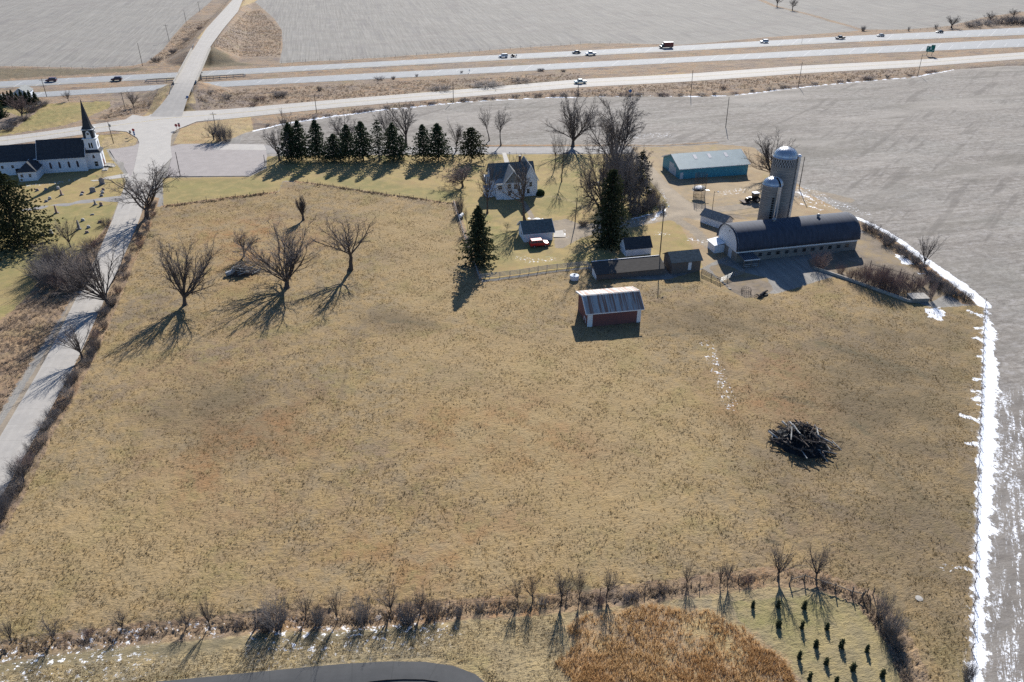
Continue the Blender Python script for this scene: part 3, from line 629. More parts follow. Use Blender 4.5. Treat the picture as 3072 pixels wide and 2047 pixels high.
def window(par, face, a, z, wd, ht, depth, arch=False, glass=None, name='window', frame=None, pane_label=None):
    # framed window standing 3 cm proud of a wall; face is 'front','back','left','right' of a building frame, depth the wall's offset
    glass = glass or m_glass; frame = frame or m_trim
    def put(mb, x0, x1, z0, z1, d0, d1):
        if face == 'front': mb.box(x0, depth - d1, z0, x1, depth - d0, z1)
        elif face == 'back': mb.box(x0, depth + d0, z0, x1, depth + d1, z1)
        elif face == 'left': mb.box(depth - d1, x0, z0, depth - d0, x1, z1)
        else: mb.box(depth + d0, x0, z0, depth + d1, x1, z1)
    f = MB(); b = .09
    put(f, a - wd / 2 - b, a - wd / 2, z - b, z + ht + b, -.02, .05); put(f, a + wd / 2, a + wd / 2 + b, z - b, z + ht + b, -.02, .05)
    put(f, a - wd / 2, a + wd / 2, z - b, z, -.02, .055); put(f, a - wd / 2, a + wd / 2, z + ht, z + ht + b, -.02, .055)
    if not arch: put(f, a - wd / 2, a + wd / 2, z + ht * .48, z + ht * .53, .0, .045)
    else:
        def pr(hw, d1, mb, zz=0):
            prof = [(a - hw, z + ht), (a + hw, z + ht), (a + hw * .8, z + ht + hw * .9), (a + hw * .4, z + ht + hw * 1.5), (a, z + ht + hw * 1.9), (a - hw * .4, z + ht + hw * 1.5), (a - hw * .8, z + ht + hw * .9)]
            if face == 'front': mb.prism(prof, depth - d1, depth + .01)
            elif face == 'left': mb.prism(prof, depth - d1, depth + .01, 'x')
            else: mb.prism(prof, depth - .01, depth + d1, 'x')
        f = MB(); put(f, a - wd / 2 - b, a + wd / 2 + b, z - b, z, -.02, .055)
        put(f, a - wd / 2 - b, a - wd / 2, z, z + ht, -.02, .05); put(f, a + wd / 2, a + wd / 2 + b, z, z + ht, -.02, .05); pr(wd / 2 + b, .02, f)
    fo = fix_normals(f.build(name, frame, par))
    g = MB(); put(g, a - wd / 2, a + wd / 2, z, z + ht, -.015, .03)
    if arch: pr(wd / 2, .035, g)
    fix_normals(g.build('pane', glass, fo)); return fo
def door(par, face, a, wd, ht, depth, mat, z=0.02, name='door'):
    m = MB()
    if face == 'front': m.box(a - wd / 2, depth - .05, z, a + wd / 2, depth + .01, z + ht)
    elif face == 'left': m.box(depth - .05, a - wd / 2, z, depth + .01, a + wd / 2, z + ht)
    elif face == 'right': m.box(depth - .01, a - wd / 2, z, depth + .05, a + wd / 2, z + ht)
    o = m.build(name, mat, par)
    h = MB()
    if face == 'front': h.box(a + wd * .36, depth - .11, z + ht * .45, a + wd * .42, depth - .05, z + ht * .52)
    elif face == 'left': h.box(depth - .11, a + wd * .36, z + ht * .45, depth - .05, a + wd * .42, z + ht * .52)
    else: h.box(depth + .05, a + wd * .36, z + ht * .45, depth + .11, a + wd * .42, z + ht * .52)
    h.build('handle', m_metal, o); return o
def slab(pts, th):
    # a roof slope: quad corner list (ccw from above) given thickness
    m = MB(); n = Vector(pts[1]).__sub__(Vector(pts[0])).cross(Vector(pts[-1]) - Vector(pts[0])).normalized()
    if n.z < 0: n = -n
    t = [tuple(Vector(p) + n * th) for p in pts]; k = len(pts)
    m.add(list(pts) + t, [tuple(reversed(range(k))), tuple(range(k, 2 * k))] + [(i, (i + 1) % k, (i + 1) % k + k, i + k) for i in range(k)])
    return m
def merge(*ms):
    r = MB()
    for m in ms: r.add(m.v, m.f)
    return r
def gable(par, L, Dp, fe, rv, rz, be, wall, roof, oh=.35, x0=0., y0=0., z0=0., rakes=None, th=.12):
    # walls as one closed prism, roof as two slopes with an overhang; profile in (v,z)
    w_ = MB(); w_.prism([(y0, z0 - .3), (y0 + Dp, z0 - .3), (y0 + Dp, be), (y0 + rv, rz), (y0, fe)], x0, x0 + L, 'x')
    wo = fix_normals(w_.build('wall', wall, par))
    sf = (rz - fe) / rv; sb = (rz - be) / (Dp - rv)
    a = slab([(x0 - oh, y0 - oh, fe - sf * oh + .02), (x0 + L + oh, y0 - oh, fe - sf * oh + .02), (x0 + L + oh, y0 + rv, rz + .02), (x0 - oh, y0 + rv, rz + .02)], th)
    b = slab([(x0 - oh, y0 + rv, rz + .022), (x0 + L + oh, y0 + rv, rz + .022), (x0 + L + oh, y0 + Dp + oh, be - sb * oh + .022), (x0 - oh, y0 + Dp + oh, be - sb * oh + .022)], th)
    ro = fix_normals(merge(a, b).build('roof', roof, par))
    if rakes:
        r_ = MB()
        for xx in (x0 - oh - .03, x0 + L + oh + .03):
            r_.beam((xx, y0 - oh, fe - sf * oh + .03), (xx, y0 + rv, rz + .03), .1, .3); r_.beam((xx, y0 + rv, rz + .03), (xx, y0 + Dp + oh, be - sb * oh + .03), .1, .3)
        r_.beam((x0 - oh, y0 - oh - .04, fe - sf * oh + .02), (x0 + L + oh, y0 - oh - .04, fe - sf * oh + .02), .08, .2)
        r_.build('fascia', rakes, par)
    return wo, ro
RT = R(12.5)

# red machine shed in the pasture
b = empty('machine_shed', 'red shed with a rusty striped metal roof and white corner boards, alone in the pasture', 'shed', (15.35, 142.6, 0), R(10.8))
gable(b, 11.3, 7.4, 3.35, 3.3, 5.45, 4.35, m_red, m_rust, .45, rakes=m_trim)
mm = MB(); mm.box(-.03, -.06, -.2, 1.05, 0.0, 3.2); mm.build('corner_board', m_trim, b)
mm = MB(); mm.box(10.5, -.06, -.2, 11.33, 0.0, 3.2); mm.build('corner_board', m_trim, b)
mm = MB(); mm.box(-.06, 1.2, .3, -.0, 1.35, 1.3); mm.box(-.06, 2.4, .3, 0, 2.55, 1.3); mm.box(-.06, 1.35, 1.2, 0, 2.4, 1.3); mm.build('side_hatch', m_trim, b)
mm = MB(); mm.beam((-.4, 3.36, 5.47), (11.7, 3.36, 5.47), .5, .1); mm.build('ridge_cap', m_trim, b)
# long low shed
b = empty('long_shed', 'long low shed with a weathered grey plank roof behind the red shed', 'shed', (19.2, 164.6, 0), RT)
w_ = MB(); w_.prism([(0, -.3), (4.0, -.3), (4.0, 2.75), (0, 1.55)], 0, 16.6, 'x'); fix_normals(w_.build('wall', m_wood, b))
fix_normals(slab([(-.2, -.35, 1.47), (16.7, -.35, 1.47), (16.7, 4.15, 2.82), (-.2, 4.15, 2.82)], .1).build('roof', m_roofgrey, b))
mm = MB(); mm.box(-.05, .0, -.2, .0, .95, 1.7); mm.box(-.05, 1.1, -.2, .0, 3.0, 1.85); mm.build('end_board', m_trim, b)
mm = MB(); mm.box(0, 4.05, 2.93, 16.6, 4.2, 3.0); mm.build('snow_edge', m_snow, b)
# grey plank shed
b = empty('plank_shed', 'grey weathered plank shed with one white door at the end of the long shed', 'shed', (37.0, 168.3, 0), RT)
gable(b, 7.1, 5.0, 2.9, 2.5, 4.35, 2.9, m_wood, m_shing2, .35)
door(b, 'front', 4.4, .8, 1.9, 0, m_trim, .55)
# small white shed
b = empty('white_shed', 'small white shed with a dark roof between the farm pole and the big spruce', 'shed', (27.6, 178.2, 0), RT)
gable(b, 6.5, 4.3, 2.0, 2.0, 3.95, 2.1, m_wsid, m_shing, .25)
door(b, 'front', 1.1, .9, 1.75, 0, m_trim)
# garage
b = empty('garage', 'white garage with a grey green roof beside the parked red car', 'garage', (3.05, 187.2, 0), R(13))
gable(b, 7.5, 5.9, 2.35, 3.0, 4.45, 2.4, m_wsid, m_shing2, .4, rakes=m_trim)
door(b, 'right', 3.0, 2.6, 2.1, 7.5, m_trim, name='garage_door'); window(b, 'left', 2.6, 1.1, .7, .8, 0)
# pole barn
b = empty('pole_barn', 'long teal steel pole barn with three pale skylights on its roof', 'barn', (51.35, 237.0, 0), R(13.2))
gable(b, 22.8, 13.2, 3.35, 6.7, 5.9, 3.35, m_teal, m_tealroof, .4, rakes=m_trim)
for u in (6.2, 11.0, 16.6):
    mm = slab([(u, 3.6, 3.35 + 3.6 * .3806 + .15), (u + 1.0, 3.6, 3.35 + 3.6 * .3806 + .15), (u + 1.0, 5.6, 3.35 + 5.6 * .3806 + .15), (u, 5.6, 3.35 + 5.6 * .3806 + .15)], .03)
    fix_normals(mm.build('skylight', M("skylight_panel", (.72, .68, .66), (.65, .6, .58), 3, .4), b))
m_bluewhite = M("pale_door", (.50, .56, .62), (.44, .5, .56), 2, .6)
door(b, 'left', 6.2, 3.6, 3.4, 0, m_bluewhite, name='sliding_door'); door(b, 'left', 3.5, 1.5, 2.6, 0, m_bluewhite)
door(b, 'front', .65, 1.0, 2.05, 0, m_bluewhite)

# farmhouse
HX, HY, _ = at(1491, 601)
b = empty('farmhouse', 'white two storey farmhouse with steep grey gables behind the garage', 'house', (HX, HY, 0), R(11.5))
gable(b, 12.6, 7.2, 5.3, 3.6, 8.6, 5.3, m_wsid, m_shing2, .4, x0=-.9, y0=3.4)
def xgable(par, x0, wd, y0, y1, eave, rz, wall, roof, oh=.35, face=None):
    w_ = MB(); w_.prism([(x0, -.3), (x0 + wd, -.3), (x0 + wd, eave), (x0 + wd / 2, rz), (x0, eave)], y0, y1)
    fix_normals(w_.build('wall', wall, par)); s_ = (rz - eave) / (wd / 2); xm = x0 + wd / 2
    A = slab([(x0 - oh, y0 - oh, eave - s_ * oh + .03), (xm, y0 - oh, rz + .03), (xm, y1, rz + .03), (x0 - oh, y1, eave - s_ * oh + .03)], .12)
    Bq = slab([(xm, y0 - oh, rz + .034), (x0 + wd + oh, y0 - oh, eave - s_ * oh + .034), (x0 + wd + oh, y1, eave - s_ * oh + .034), (xm, y1, rz + .034)], .12)
    fix_normals(merge(A, Bq).build('roof', roof, par))
    if face:
        g_ = MB(); g_.prism([(x0 - .05, eave), (x0 + wd + .05, eave), (xm, rz - .03)], y0 - .06, y0 - .004); fix_normals(g_.build('gable_face', face, par))
        t_ = MB(); t_.beam((x0 - oh, y0 - oh - .04, eave - s_ * oh + .08), (xm, y0 - oh - .04, rz + .08), .08, .25); t_.beam((x0 + wd + oh, y0 - oh - .04, eave - s_ * oh + .08), (xm, y0 - oh - .04, rz + .08), .08, .25)
        t_.build('barge_board', m_trim, par)
xgable(b, 2.1, 5.4, 0., 6.9, 4.9, 8.3, m_wsid, m_shing3, .4, m_shing3)
xgable(b, 8.3, 3.9, 1.6, 11.6, 5.1, 8.9, m_wsid, m_shing3, .35, m_wsid)
mm = MB(); mm.box(.0, .4, -.3, 2.08, 3.38, 4.5); mm.build('side_wing', m_wsid, b)
fix_normals(slab([(-.25, .1, 4.52), (2.07, .1, 4.52), (2.07, 3.35, 5.2), (-.25, 3.35, 5.2)], .1).build('wing_roof', M("flat_roof_felt", (.36, .36, .35), (.28, .28, .27), 1.5, .9), b))
mm = MB(); mm.box(8.0, 7.6, 6.6, 8.65, 8.25, 10.0); ch = mm.build('chimney', m_brick, b)
mm = MB(); mm.box(7.93, 7.53, 10.0, 8.72, 8.32, 10.25); mm.build('chimney_cap', m_conc, ch)
for a_, z_ in ((3.7, 1.2), (5.4, 3.0), (3.6, 3.2), (6.7, 1.5)): window(b, 'front', a_, z_, .85, 1.35, 0)
window(b, 'front', 1.0, 3.0, 1.1, 1.1, .4); window(b, 'front', 10.2, 2.9, .8, 1.3, 1.6); window(b, 'front', 9.5, .9, .8, 1.3, 1.6); window(b, 'front', 10.25, 6.1, .6, .9, 1.6)
window(b, 'left', 5.5, 3.2, .85, 1.3, -.9); window(b, 'left', 7.8, 3.2, .85, 1.3, -.9); window(b, 'left', 1.9, 1.1, .8, 1.3, 0)
pch = MB(); pch.box(-3.0, 2.0, 2.5, -.92, 6.2, 2.62); pch.box(-3.0, 2.0, .3, -.92, 6.2, .42)
for q in ((-2.95, 2.05), (-2.95, 6.1), (-2.95, 4.1)): pch.box(q[0], q[1], -.2, q[0] + .12, q[1] + .12, 2.5)
for zz in (.75, 1.15): pch.box(-2.95, 2.1, zz, -2.88, 6.1, zz + .06)
pch.build('side_porch', m_trim, b)
mm = MB(); mm.box(-2.4, 6.4, 2.9, -.92, 8.6, 5.0); mm.build('upper_bay', m_trim, b)
mm = MB(); mm.lathe([(1.4, 0), (1.55, .5), (1.3, 1.1), (.6, 1.5)], 12, (13.1, 2.3)); hb = mm.build('evergreen_shrub', leafmat("yew", (.03, .045, .022), (.018, .026, .014), 5, .1)); hb.location = (HX, HY, 0); hb.rotation_euler = (0, 0, R(11.5))
tag(hb, 'dark clipped shrub against the right wall of the farmhouse', 'shrub')

# church
b = empty('church', 'white wooden church with dark roofs and a tall pointed steeple by the crossroads', 'church', (-147.0, 241.4, 0), R(13))
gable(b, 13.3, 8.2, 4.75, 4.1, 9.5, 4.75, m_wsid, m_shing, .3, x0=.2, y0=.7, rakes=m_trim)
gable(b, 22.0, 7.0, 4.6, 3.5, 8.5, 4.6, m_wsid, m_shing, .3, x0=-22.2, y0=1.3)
mm = MB(); mm.box(-2.6, .69, 4.55, .2, 1.3, 4.75); mm.build('gutter', m_trim, b)
# south annex with hipped roof
ax0, ax1, ay0, ay1 = -4.3, .8, -6.0, 1.6
mm = MB(); mm.box(ax0, ay0, -.3, ax1, ay1, 2.9); mm.build('annex_wall', m_wsid, b)
rm = MB(); xm = (ax0 + ax1) / 2; ov = .4
rm.add([(ax0 - ov, ay0 - ov, 2.9), (ax1 + ov, ay0 - ov, 2.9), (ax1 + ov, ay1 + 1, 2.9), (ax0 - ov, ay1 + 1, 2.9), (xm, ay0 + 2.2, 5.2), (xm, ay1 + 1, 5.2)], [(0, 1, 4), (1, 2, 5, 4), (2, 3, 5), (3, 0, 4, 5), (3, 2, 1, 0)])
fix_normals(rm.build('annex_roof', m_shing, b))
for a_ in (-3.3, -1.0): window(b, 'front', a_, 1.3, .7, .9, ay0)
for a_ in (3.3, 5.9, 8.6, 11.1): window(b, 'front', a_, 1.5, .62, 1.5, .7, True, m_stain)
for a_ in (-7.6, -10.5, -13.6): window(b, 'front', a_, 2.3, .7, .9, 1.3)
door(b, 'front', -6.3, 1.6, 2.0, 1.3, m_dark)
# tower in three stages
TX0, TY0, TW = 13.5, 2.5, 4.3; cx, cy = TX0 + TW / 2, TY0 + TW / 2
mm = MB(); mm.box(TX0, TY0, -.3, TX0 + TW, TY0 + TW, 5.3); tw = mm.build('tower_base', m_wsid, b)
mm = MB(); h0, h1 = TW / 2 + .35, 1.75
mm.add([(cx - h0, cy - h0, 5.25), (cx + h0, cy - h0, 5.25), (cx + h0, cy + h0, 5.25), (cx - h0, cy + h0, 5.25), (cx - h1, cy - h1, 6.1), (cx + h1, cy - h1, 6.1), (cx + h1, cy + h1, 6.1), (cx - h1, cy + h1, 6.1)], [(0, 1, 5, 4), (1, 2, 6, 5), (2, 3, 7, 6), (3, 0, 4, 7), (3, 2, 1, 0), (4, 5, 6, 7)])
mm.build('skirt_roof', m_shing, b)
mm = MB(); mm.box(cx - 1.75, cy - 1.75, 6.0, cx + 1.75, cy + 1.75, 9.5); mm.build('tower_stage', m_wsid, b)
mm = MB(); mm.box(cx - 2.05, cy - 2.05, 9.4, cx + 2.05, cy + 2.05, 9.65); mm.build('cornice', m_trim, b)
mm = MB(); mm.box(cx - 1.55, cy - 1.55, 9.65, cx + 1.55, cy + 1.55, 12.2); bf = mm.build('belfry', m_shing, b)
for fc, dd, aa in (('front', cy - 1.55, cx), ('left', cx - 1.55, cy), ('right', cx + 1.55, cy)):
    g_ = MB(); pr = [(aa - .75, 9.66), (aa + .75, 9.66), (aa + .62, 11.2), (aa + .4, 11.75), (aa, 12.0), (aa - .4, 11.75), (aa - .62, 11.2)]
    if fc == 'front': g_.prism(pr, dd - .22, dd)
    elif fc == 'left': g_.prism(pr, dd - .22, dd, 'x')
    else: g_.prism(pr, dd, dd + .22, 'x')
    lo_ = fix_normals(g_.build('louvre', m_trim, bf))
    r_ = MB()
    for k in range(4):
        an = math.pi / 4 + k * math.pi / 2; q0, q1 = aa + .26 * math.cos(an), 11.1 + .26 * math.sin(an)
        if fc == 'front': r_.box(q0 - .15, dd - .25, q1 - .15, q0 + .15, dd - .2, q1 + .15)
        elif fc == 'left': r_.box(dd - .25, q0 - .15, q1 - .15, dd - .2, q0 + .15, q1 + .15)
        else: r_.box(dd + .2, q0 - .15, q1 - .15, dd + .25, q0 + .15, q1 + .15)
    r_.build('rose_opening', m_dark, lo_)
mm = MB(); mm.box(cx - 1.75, cy - 1.75, 12.2, cx + 1.75, cy + 1.75, 12.38); mm.build('cornice', m_trim, b)
sp_ = MB(); n8 = 8
prof = [(1.95, 12.38), (1.5, 13.0), (1.28, 13.7), (.06, 21.2)]
sp_.lathe(prof, 8, (cx, cy)); so = sp_.build('spire', m_shing, b)
mm = MB(); mm.tube([(cx, cy, 21.0), (cx, cy, 22.0)], [.05, .03], 6); mm.build('finial', m_metal, so)
for fc, dd, aa in (('front', cy - 1.75, cx), ('right', cx + 1.75, cy), ('left', cx - 1.75, cy)):
    window(b, fc, aa - .36, 6.6, .45, 1.35, dd, True, m_dark); window(b, fc, aa + .36, 6.6, .45, 1.35, dd, True, m_dark)
window(b, 'front', cx + .4, .9, 1.0, 1.5, TY0); window(b, 'front', cx + .1, 3.5, .7, .45, TY0, True, m_stain)
window(b, 'right', cy, 2.6, .9, 1.3, TX0 + TW, True, m_stain)
door(b, 'right', cy, 1.5, 2.2, TX0 + TW, m_brick, .5)
# church front steps and rails
b2 = empty('church_steps', 'concrete steps with dark railings in front of the church door', 'steps', (-147.0, 241.4, 0), R(13))
mm = MB()
for k in range(5): mm.box(TX0 + TW + .05, cy - 1.6, -.1, TX0 + TW + 1.4 + .45 * (4 - k), cy + 1.6, .12 + .14 * k)
mm.build('step', m_conc, b2)
mm = MB(); mm.box(TX0 + TW + .1, TY0 - 3.2, -.1, TX0 + TW + 1.6, TY0 - .4, .35); mm.build('ramp', m_conc, b2)
for yy in (cy - 1.7, cy + 1.7, TY0 - 3.2):
    mm = MB(); mm.tube([(TX0 + TW + .3, yy, 1.5), (TX0 + TW + 3.4, yy, 1.0)], .04, 5)
    for k in range(4): mm.tube([(TX0 + TW + .3 + k, yy, 0), (TX0 + TW + .3 + k, yy, 1.5 - .16 * k)], .03, 5)
    mm.build('railing', m_steel, b2)

# dairy barn
BX, BY = 53.5, 174.8
b = empty('dairy_barn', 'long dairy barn with a round dark roof and a white gable end below the silos', 'barn', (BX, BY, 0), R(13.6))
BL, BD = 32.4, 9.6
arch = []
for k in range(17):
    a_ = math.pi * k / 16; c_, s_ = math.cos(a_), math.sin(a_)
    arch.append((BD / 2 - (BD / 2 + .45) * (abs(c_) ** .88) * (1 if c_ > 0 else -1), 2.85 + 4.75 * (s_ ** .92)))
mm = MB(); mm.box(0, 0, -.3, BL, BD, 2.28); mm.build('wall', m_block, b)
mm = MB(); mm.box(-.02, -.05, 2.28, BL + .02, BD + .05, 2.95); mm.build('white_band', m_trim, b)
for u0 in (.02, BL - .06):
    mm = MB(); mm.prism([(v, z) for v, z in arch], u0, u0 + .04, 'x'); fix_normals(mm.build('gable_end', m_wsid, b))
o_ = [(v, z) for v, z in arch]; i_ = [(BD / 2 + (v - BD / 2) * .975, 2.85 + (z - 2.85) * .97) for v, z in arch]
rm = MB(); ns = 40; xs = np.linspace(-.45, BL + .35, ns)
for x in xs:
    rm.v += [(x, v, z) for v, z in o_] + [(x, v, z) for v, z in i_]
K = len(o_)
for i in range(ns - 1):
    for k in range(K - 1):
        a_ = i * 2 * K + k; rm.f.append((a_, a_ + 2 * K, a_ + 2 * K + 1, a_ + 1)); rm.f.append((a_ + K, a_ + K + 1, a_ + 3 * K + 1, a_ + 3 * K))
for i in (0, ns - 1):
    for k in range(K - 1):
        a_ = i * 2 * K + k; rm.f.append((a_, a_ + 1, a_ + 1 + K, a_ + K))
for i in range(ns - 1):
    for k in (0, K - 1):
        a_ = i * 2 * K + k; rm.f.append((a_, a_ + K, a_ + 3 * K, a_ + 2 * K))
fix_normals(rm.build('roof', m_barnroof, b, True))
for u in (11.5, 23.5):
    mm = MB(); mm.lathe([(.32, 7.45), (.32, 8.0), (.5, 8.02), (.5, 8.1), (.2, 8.4)], 12, (u, BD / 2)); mm.build('roof_vent', m_metal, b)
for k in range(12):
    window(b, 'front', 3.9 + k * 2.35, .95, .95, .85, 0, frame=m_block, glass=m_glass if k % 3 else m_dark)
door(b, 'left', 3.2, 1.7, 2.2, 0, m_bluewhite); door(b, 'left', 6.6, 1.0, 2.1, 0, m_bluewhite)
mm = MB(); mm.box(-.02, 4.6, 6.0, .015, 4.95, 6.3); mm.build('gable_vent', m_dark, b)
# lean-to canopy
b = empty('lean_to', 'small lean-to canopy with a ribbed dark roof at the barn corner', 'canopy', (BX, BY, 0), R(13.6))
rm = slab([(.1, -3.6, 1.95), (4.1, -3.6, 1.95), (4.1, -.08, 2.25), (.1, -.08, 2.25)], .05)
ro = fix_normals(rm.build('roof', m_barnroof, b))
mm = MB()
for k in range(8): mm.beam((.2 + k * .53, -3.7, 2.03), (.2 + k * .53, -.1, 2.33), .1, .07)
mm.build('rib', m_metal, ro)
mm = MB(); mm.box(.05, -3.72, 1.86, 4.15, -3.62, 2.06); mm.build('fascia', m_trim, b)
for u in (.2, 2.1, 4.0):
    mm = MB(); mm.box(u - .08, -3.55, -.2, u + .08, -3.39, 1.95); mm.build('post', m_plank, b)
mm = MB(); mm.box(.2, -3.5, .7, 4.0, -3.44, .85); mm.box(.2, -3.5, .25, 4.0, -3.44, .38); mm.build('rail', m_fencew, b)
# milk house and covered link
b = empty('milk_house', 'small white milk house with a patched roof left of the dairy barn', 'outbuilding', (*G0(2100, 668), 0), R(13.6 - 62))
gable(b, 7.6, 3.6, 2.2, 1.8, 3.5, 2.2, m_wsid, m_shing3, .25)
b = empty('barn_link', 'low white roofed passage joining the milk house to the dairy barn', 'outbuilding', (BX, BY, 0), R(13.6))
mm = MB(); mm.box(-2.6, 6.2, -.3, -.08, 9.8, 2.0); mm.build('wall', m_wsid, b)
fix_normals(slab([(-2.9, 5.9, 2.02), (-.08, 5.9, 2.5), (-.08, 10.1, 2.5), (-2.9, 10.1, 2.02)], .08).build('roof', m_snow, b))

# silos
def silo(name, label, x, y, r, zc, zt, bands):
    b = empty(name, label, 'silo', (x, y, 0))
    mm = MB(); mm.lathe([(r, -.3), (r, zc)], 40); mm.build('barrel', m_stave, b, False)
    mm = MB()
    for k in range(bands):
        z = .6 + k * (zc - 1.0) / bands; mm.lathe([(r + .005, z), (r + .03, z + .02), (r + .03, z + .06), (r + .005, z + .08)], 40)
    mm.build('hoop', m_hoop, b)
    pr = [(r + .08, zc), (r + .1, zc + .12)] + [((r + .05) * math.cos(a), zc + .12 + (zt - zc - .12) * math.sin(a)) for a in np.linspace(0, math.pi / 2 - .04, 9)]
    d = MB(); d.lathe(pr, 32); dm = d.build('dome', m_galv, b, True)
    s_ = MB()
    for k in range(20):
        a0 = 2 * math.pi * k / 20
        pts = [((r + .07) * math.cos(t) * math.cos(a0), (r + .07) * math.cos(t) * math.sin(a0), zc + .14 + (zt - zc - .12) * math.sin(t)) for t in np.linspace(.02, 1.45, 6)]
        s_.tube(pts, .035, 4, False)
    s_.build('dome_rib', m_galv, dm)
    return b
TSX, TSY = 68.8, 197.0; SSX, SSY = 65.1, 191.9
tz = topz(TSX, TSY, 441); tzc = topz(TSX, TSY - 2.9, 481)
sz = topz(SSX, SSY, 531); szc = topz(SSX, SSY - 2.4, 563)
b = silo('tall_silo', 'taller concrete silo with a checkered band under its shining dome', TSX, TSY, 2.95, tzc, tz, 26)
mm = MB(); mk = MB(); nb = 28
for rw in range(3):
    for k in range(nb):
        a0 = 2 * math.pi * (k + .5 * (rw % 2)) / nb; a1 = a0 + math.pi / nb
        z0, z1 = tzc - .15 - .62 * (rw + 1), tzc - .15 - .62 * rw; rr = 2.965
        mm.add([(rr * math.cos(a0), rr * math.sin(a0), z0), (rr * math.cos(a1), rr * math.sin(a1), z0), (rr * math.cos(a1), rr * math.sin(a1), z1), (rr * math.cos(a0), rr * math.sin(a0), z1)], [(0, 1, 2, 3)])
mm.build('checkered_band', M('checker_pale', (.36, .36, .36), (.28, .28, .28), 3, .7), b)
mk.lathe([(2.957, tzc - 2.05), (2.957, tzc - .12)], 40); mk.build('dark_band', M("band_dark", (.06, .06, .065), (.045, .045, .05), 3, .8), b)
mm = MB(); ang = R(-12); cxx, cyy = 3.35 * math.cos(ang), 3.35 * math.sin(ang)
mm.lathe([(.5, 0), (.5, tzc + .3), (.55, tzc + .35), (.3, tzc + .75)], 14, (cxx, cyy)); mm.build('chute', m_galv, b)
mm = MB(); mm.lathe([(.58, tzc + .3), (.58, tzc + .42), (.25, tzc + .8)], 14, (cxx, cyy)); mm.build('chute_cap', m_snow, b)
b = silo('short_silo', 'shorter concrete silo with an open doorway slot, in front of the taller one', SSX, SSY, 2.4, szc, sz, 22)
mm = MB(); ang = R(-68); cxx, cyy = 2.62 * math.cos(ang), 2.62 * math.sin(ang)
mm.lathe([(.48, 0), (.48, szc + .2)], 12, (cxx, cyy)); mm.build('chute', m_galv, b)
mm = MB(); a2 = R(-92)
for k in range(14):
    z = 2.4 + k * .62; c1, s1 = math.cos(a2), math.sin(a2)
    mm.box(2.43 * c1 - .28, 2.43 * s1 - .03, z, 2.43 * c1 + .28, 2.43 * s1 + .1, z + .42)
mm.build('door_slot', m_dark, b)
mm = MB(); a3 = R(-62); hs = []
for t in np.linspace(.05, 1.25, 7): hs.append((2.52 * math.cos(t) * math.cos(a3), 2.52 * math.cos(t) * math.sin(a3), szc + .15 + (sz - szc - .12) * math.sin(t)))
for i in range(6): mm.beam(hs[i], hs[i + 1], .38, .12)
mm.build('dome_hatch', m_dark, b)

# wire corn crib with its fallen roof inside
cxq, cyq = G0(2097, 590)
b = empty('corn_crib', 'round wire corn crib with its collapsed roof hanging inside', 'corn crib', (cxq, cyq, 0))
mm = MB(); rr = 1.65; ht = 6.8
for k in range(26):
    a_ = 2 * math.pi * k / 26; mm.tube([(rr * math.cos(a_), rr * math.sin(a_), -.1), (rr * math.cos(a_), rr * math.sin(a_), ht)], .022 if k % 4 else .045, 4, False)
mm.build('upright_wires', m_steel, b)
mm = MB()
for k in range(18):
    z = .2 + k * (ht - .25) / 17
    pts = [(rr * math.cos(t), rr * math.sin(t), z) for t in np.linspace(0, 2 * math.pi, 25)]
    mm.tube(pts, .02 if k % 6 else .05, 4, False)
mm.build('hoop', m_steel, b)
mm = MB(); mm.lathe([(1.95, 2.5), (1.8, 2.75), (1.0, 3.0), (.25, 3.1)], 16); fr = mm.build('fallen_roof', m_black, b); fr.rotation_euler = (.1, -.12, 0)
mm = MB(); mm.lathe([(1.2, 2.92), (.9, 3.06), (.3, 3.15)], 12, (-.1, -.15)); mm.build('snow_cover', m_snow, fr)
mm = MB(); mm.beam((1.1, -1.3, 2.6), (2.6, -1.5, 2.3), .35, .08); mm.beam((-2.3, -1, 2.9), (-1.3, -1.2, 2.4), .2, .08); mm.build('loose_sheet', m_galv, fr)

# far white house beyond the spruces
fx, fy, _ = at(57, 305)
b = empty('far_house', 'white gabled house half hidden behind the dark spruce row', 'house', (fx - 2.6, fy + 2, 0), R(12))
xgable(b, 0, 5.2, 0, 8, 3.0, topz(fx, fy + 2, 267), m_wsid, m_shing3, .3, m_wsid)
window(b, 'front', 2.6, 3.0, .8, 1.0, 0); window(b, 'front', 1.3, .9, .9, 1.2, 0); window(b, 'front', 3.9, .9, .9, 1.2, 0)

# overpass
mid = (CN_C[4] + CN_C[6]) / 2; d_ = CN_C[6] - CN_C[4]; BLn = float(np.linalg.norm(d_)); ba = math.atan2(d_[1], d_[0])
b = empty('overpass_bridge', 'concrete road bridge carrying the county road over the highway', 'bridge', (float(mid[0]), float(mid[1]), 0), ba)
hl = BLn / 2; bw = 4.6
mm = MB(); mm.box(-hl, -bw, BZ - .42, hl, bw, BZ - .2); mm.build('deck', m_conc, b)
for k in range(4):
    mm = MB(); yy = -3.6 + k * 2.4; mm.box(-hl, yy - .2, BZ - 1.45, hl, yy + .2, BZ - .42); mm.build('girder', M("bridge_girder", (.03, .06, .075), (.02, .045, .06), 2, .6), b)
for s_ in (-1, 1):
    mm = MB(); mm.box(-hl, s_ * bw - .16, BZ - .3, hl, s_ * bw + .16, BZ + .75); mm.build('parapet', m_conc, b)
    mm = MB(); mm.box(s_ * hl - .5, -bw, -.5, s_ * hl + .5, bw, BZ - .44); mm.build('abutment', m_conc, b)
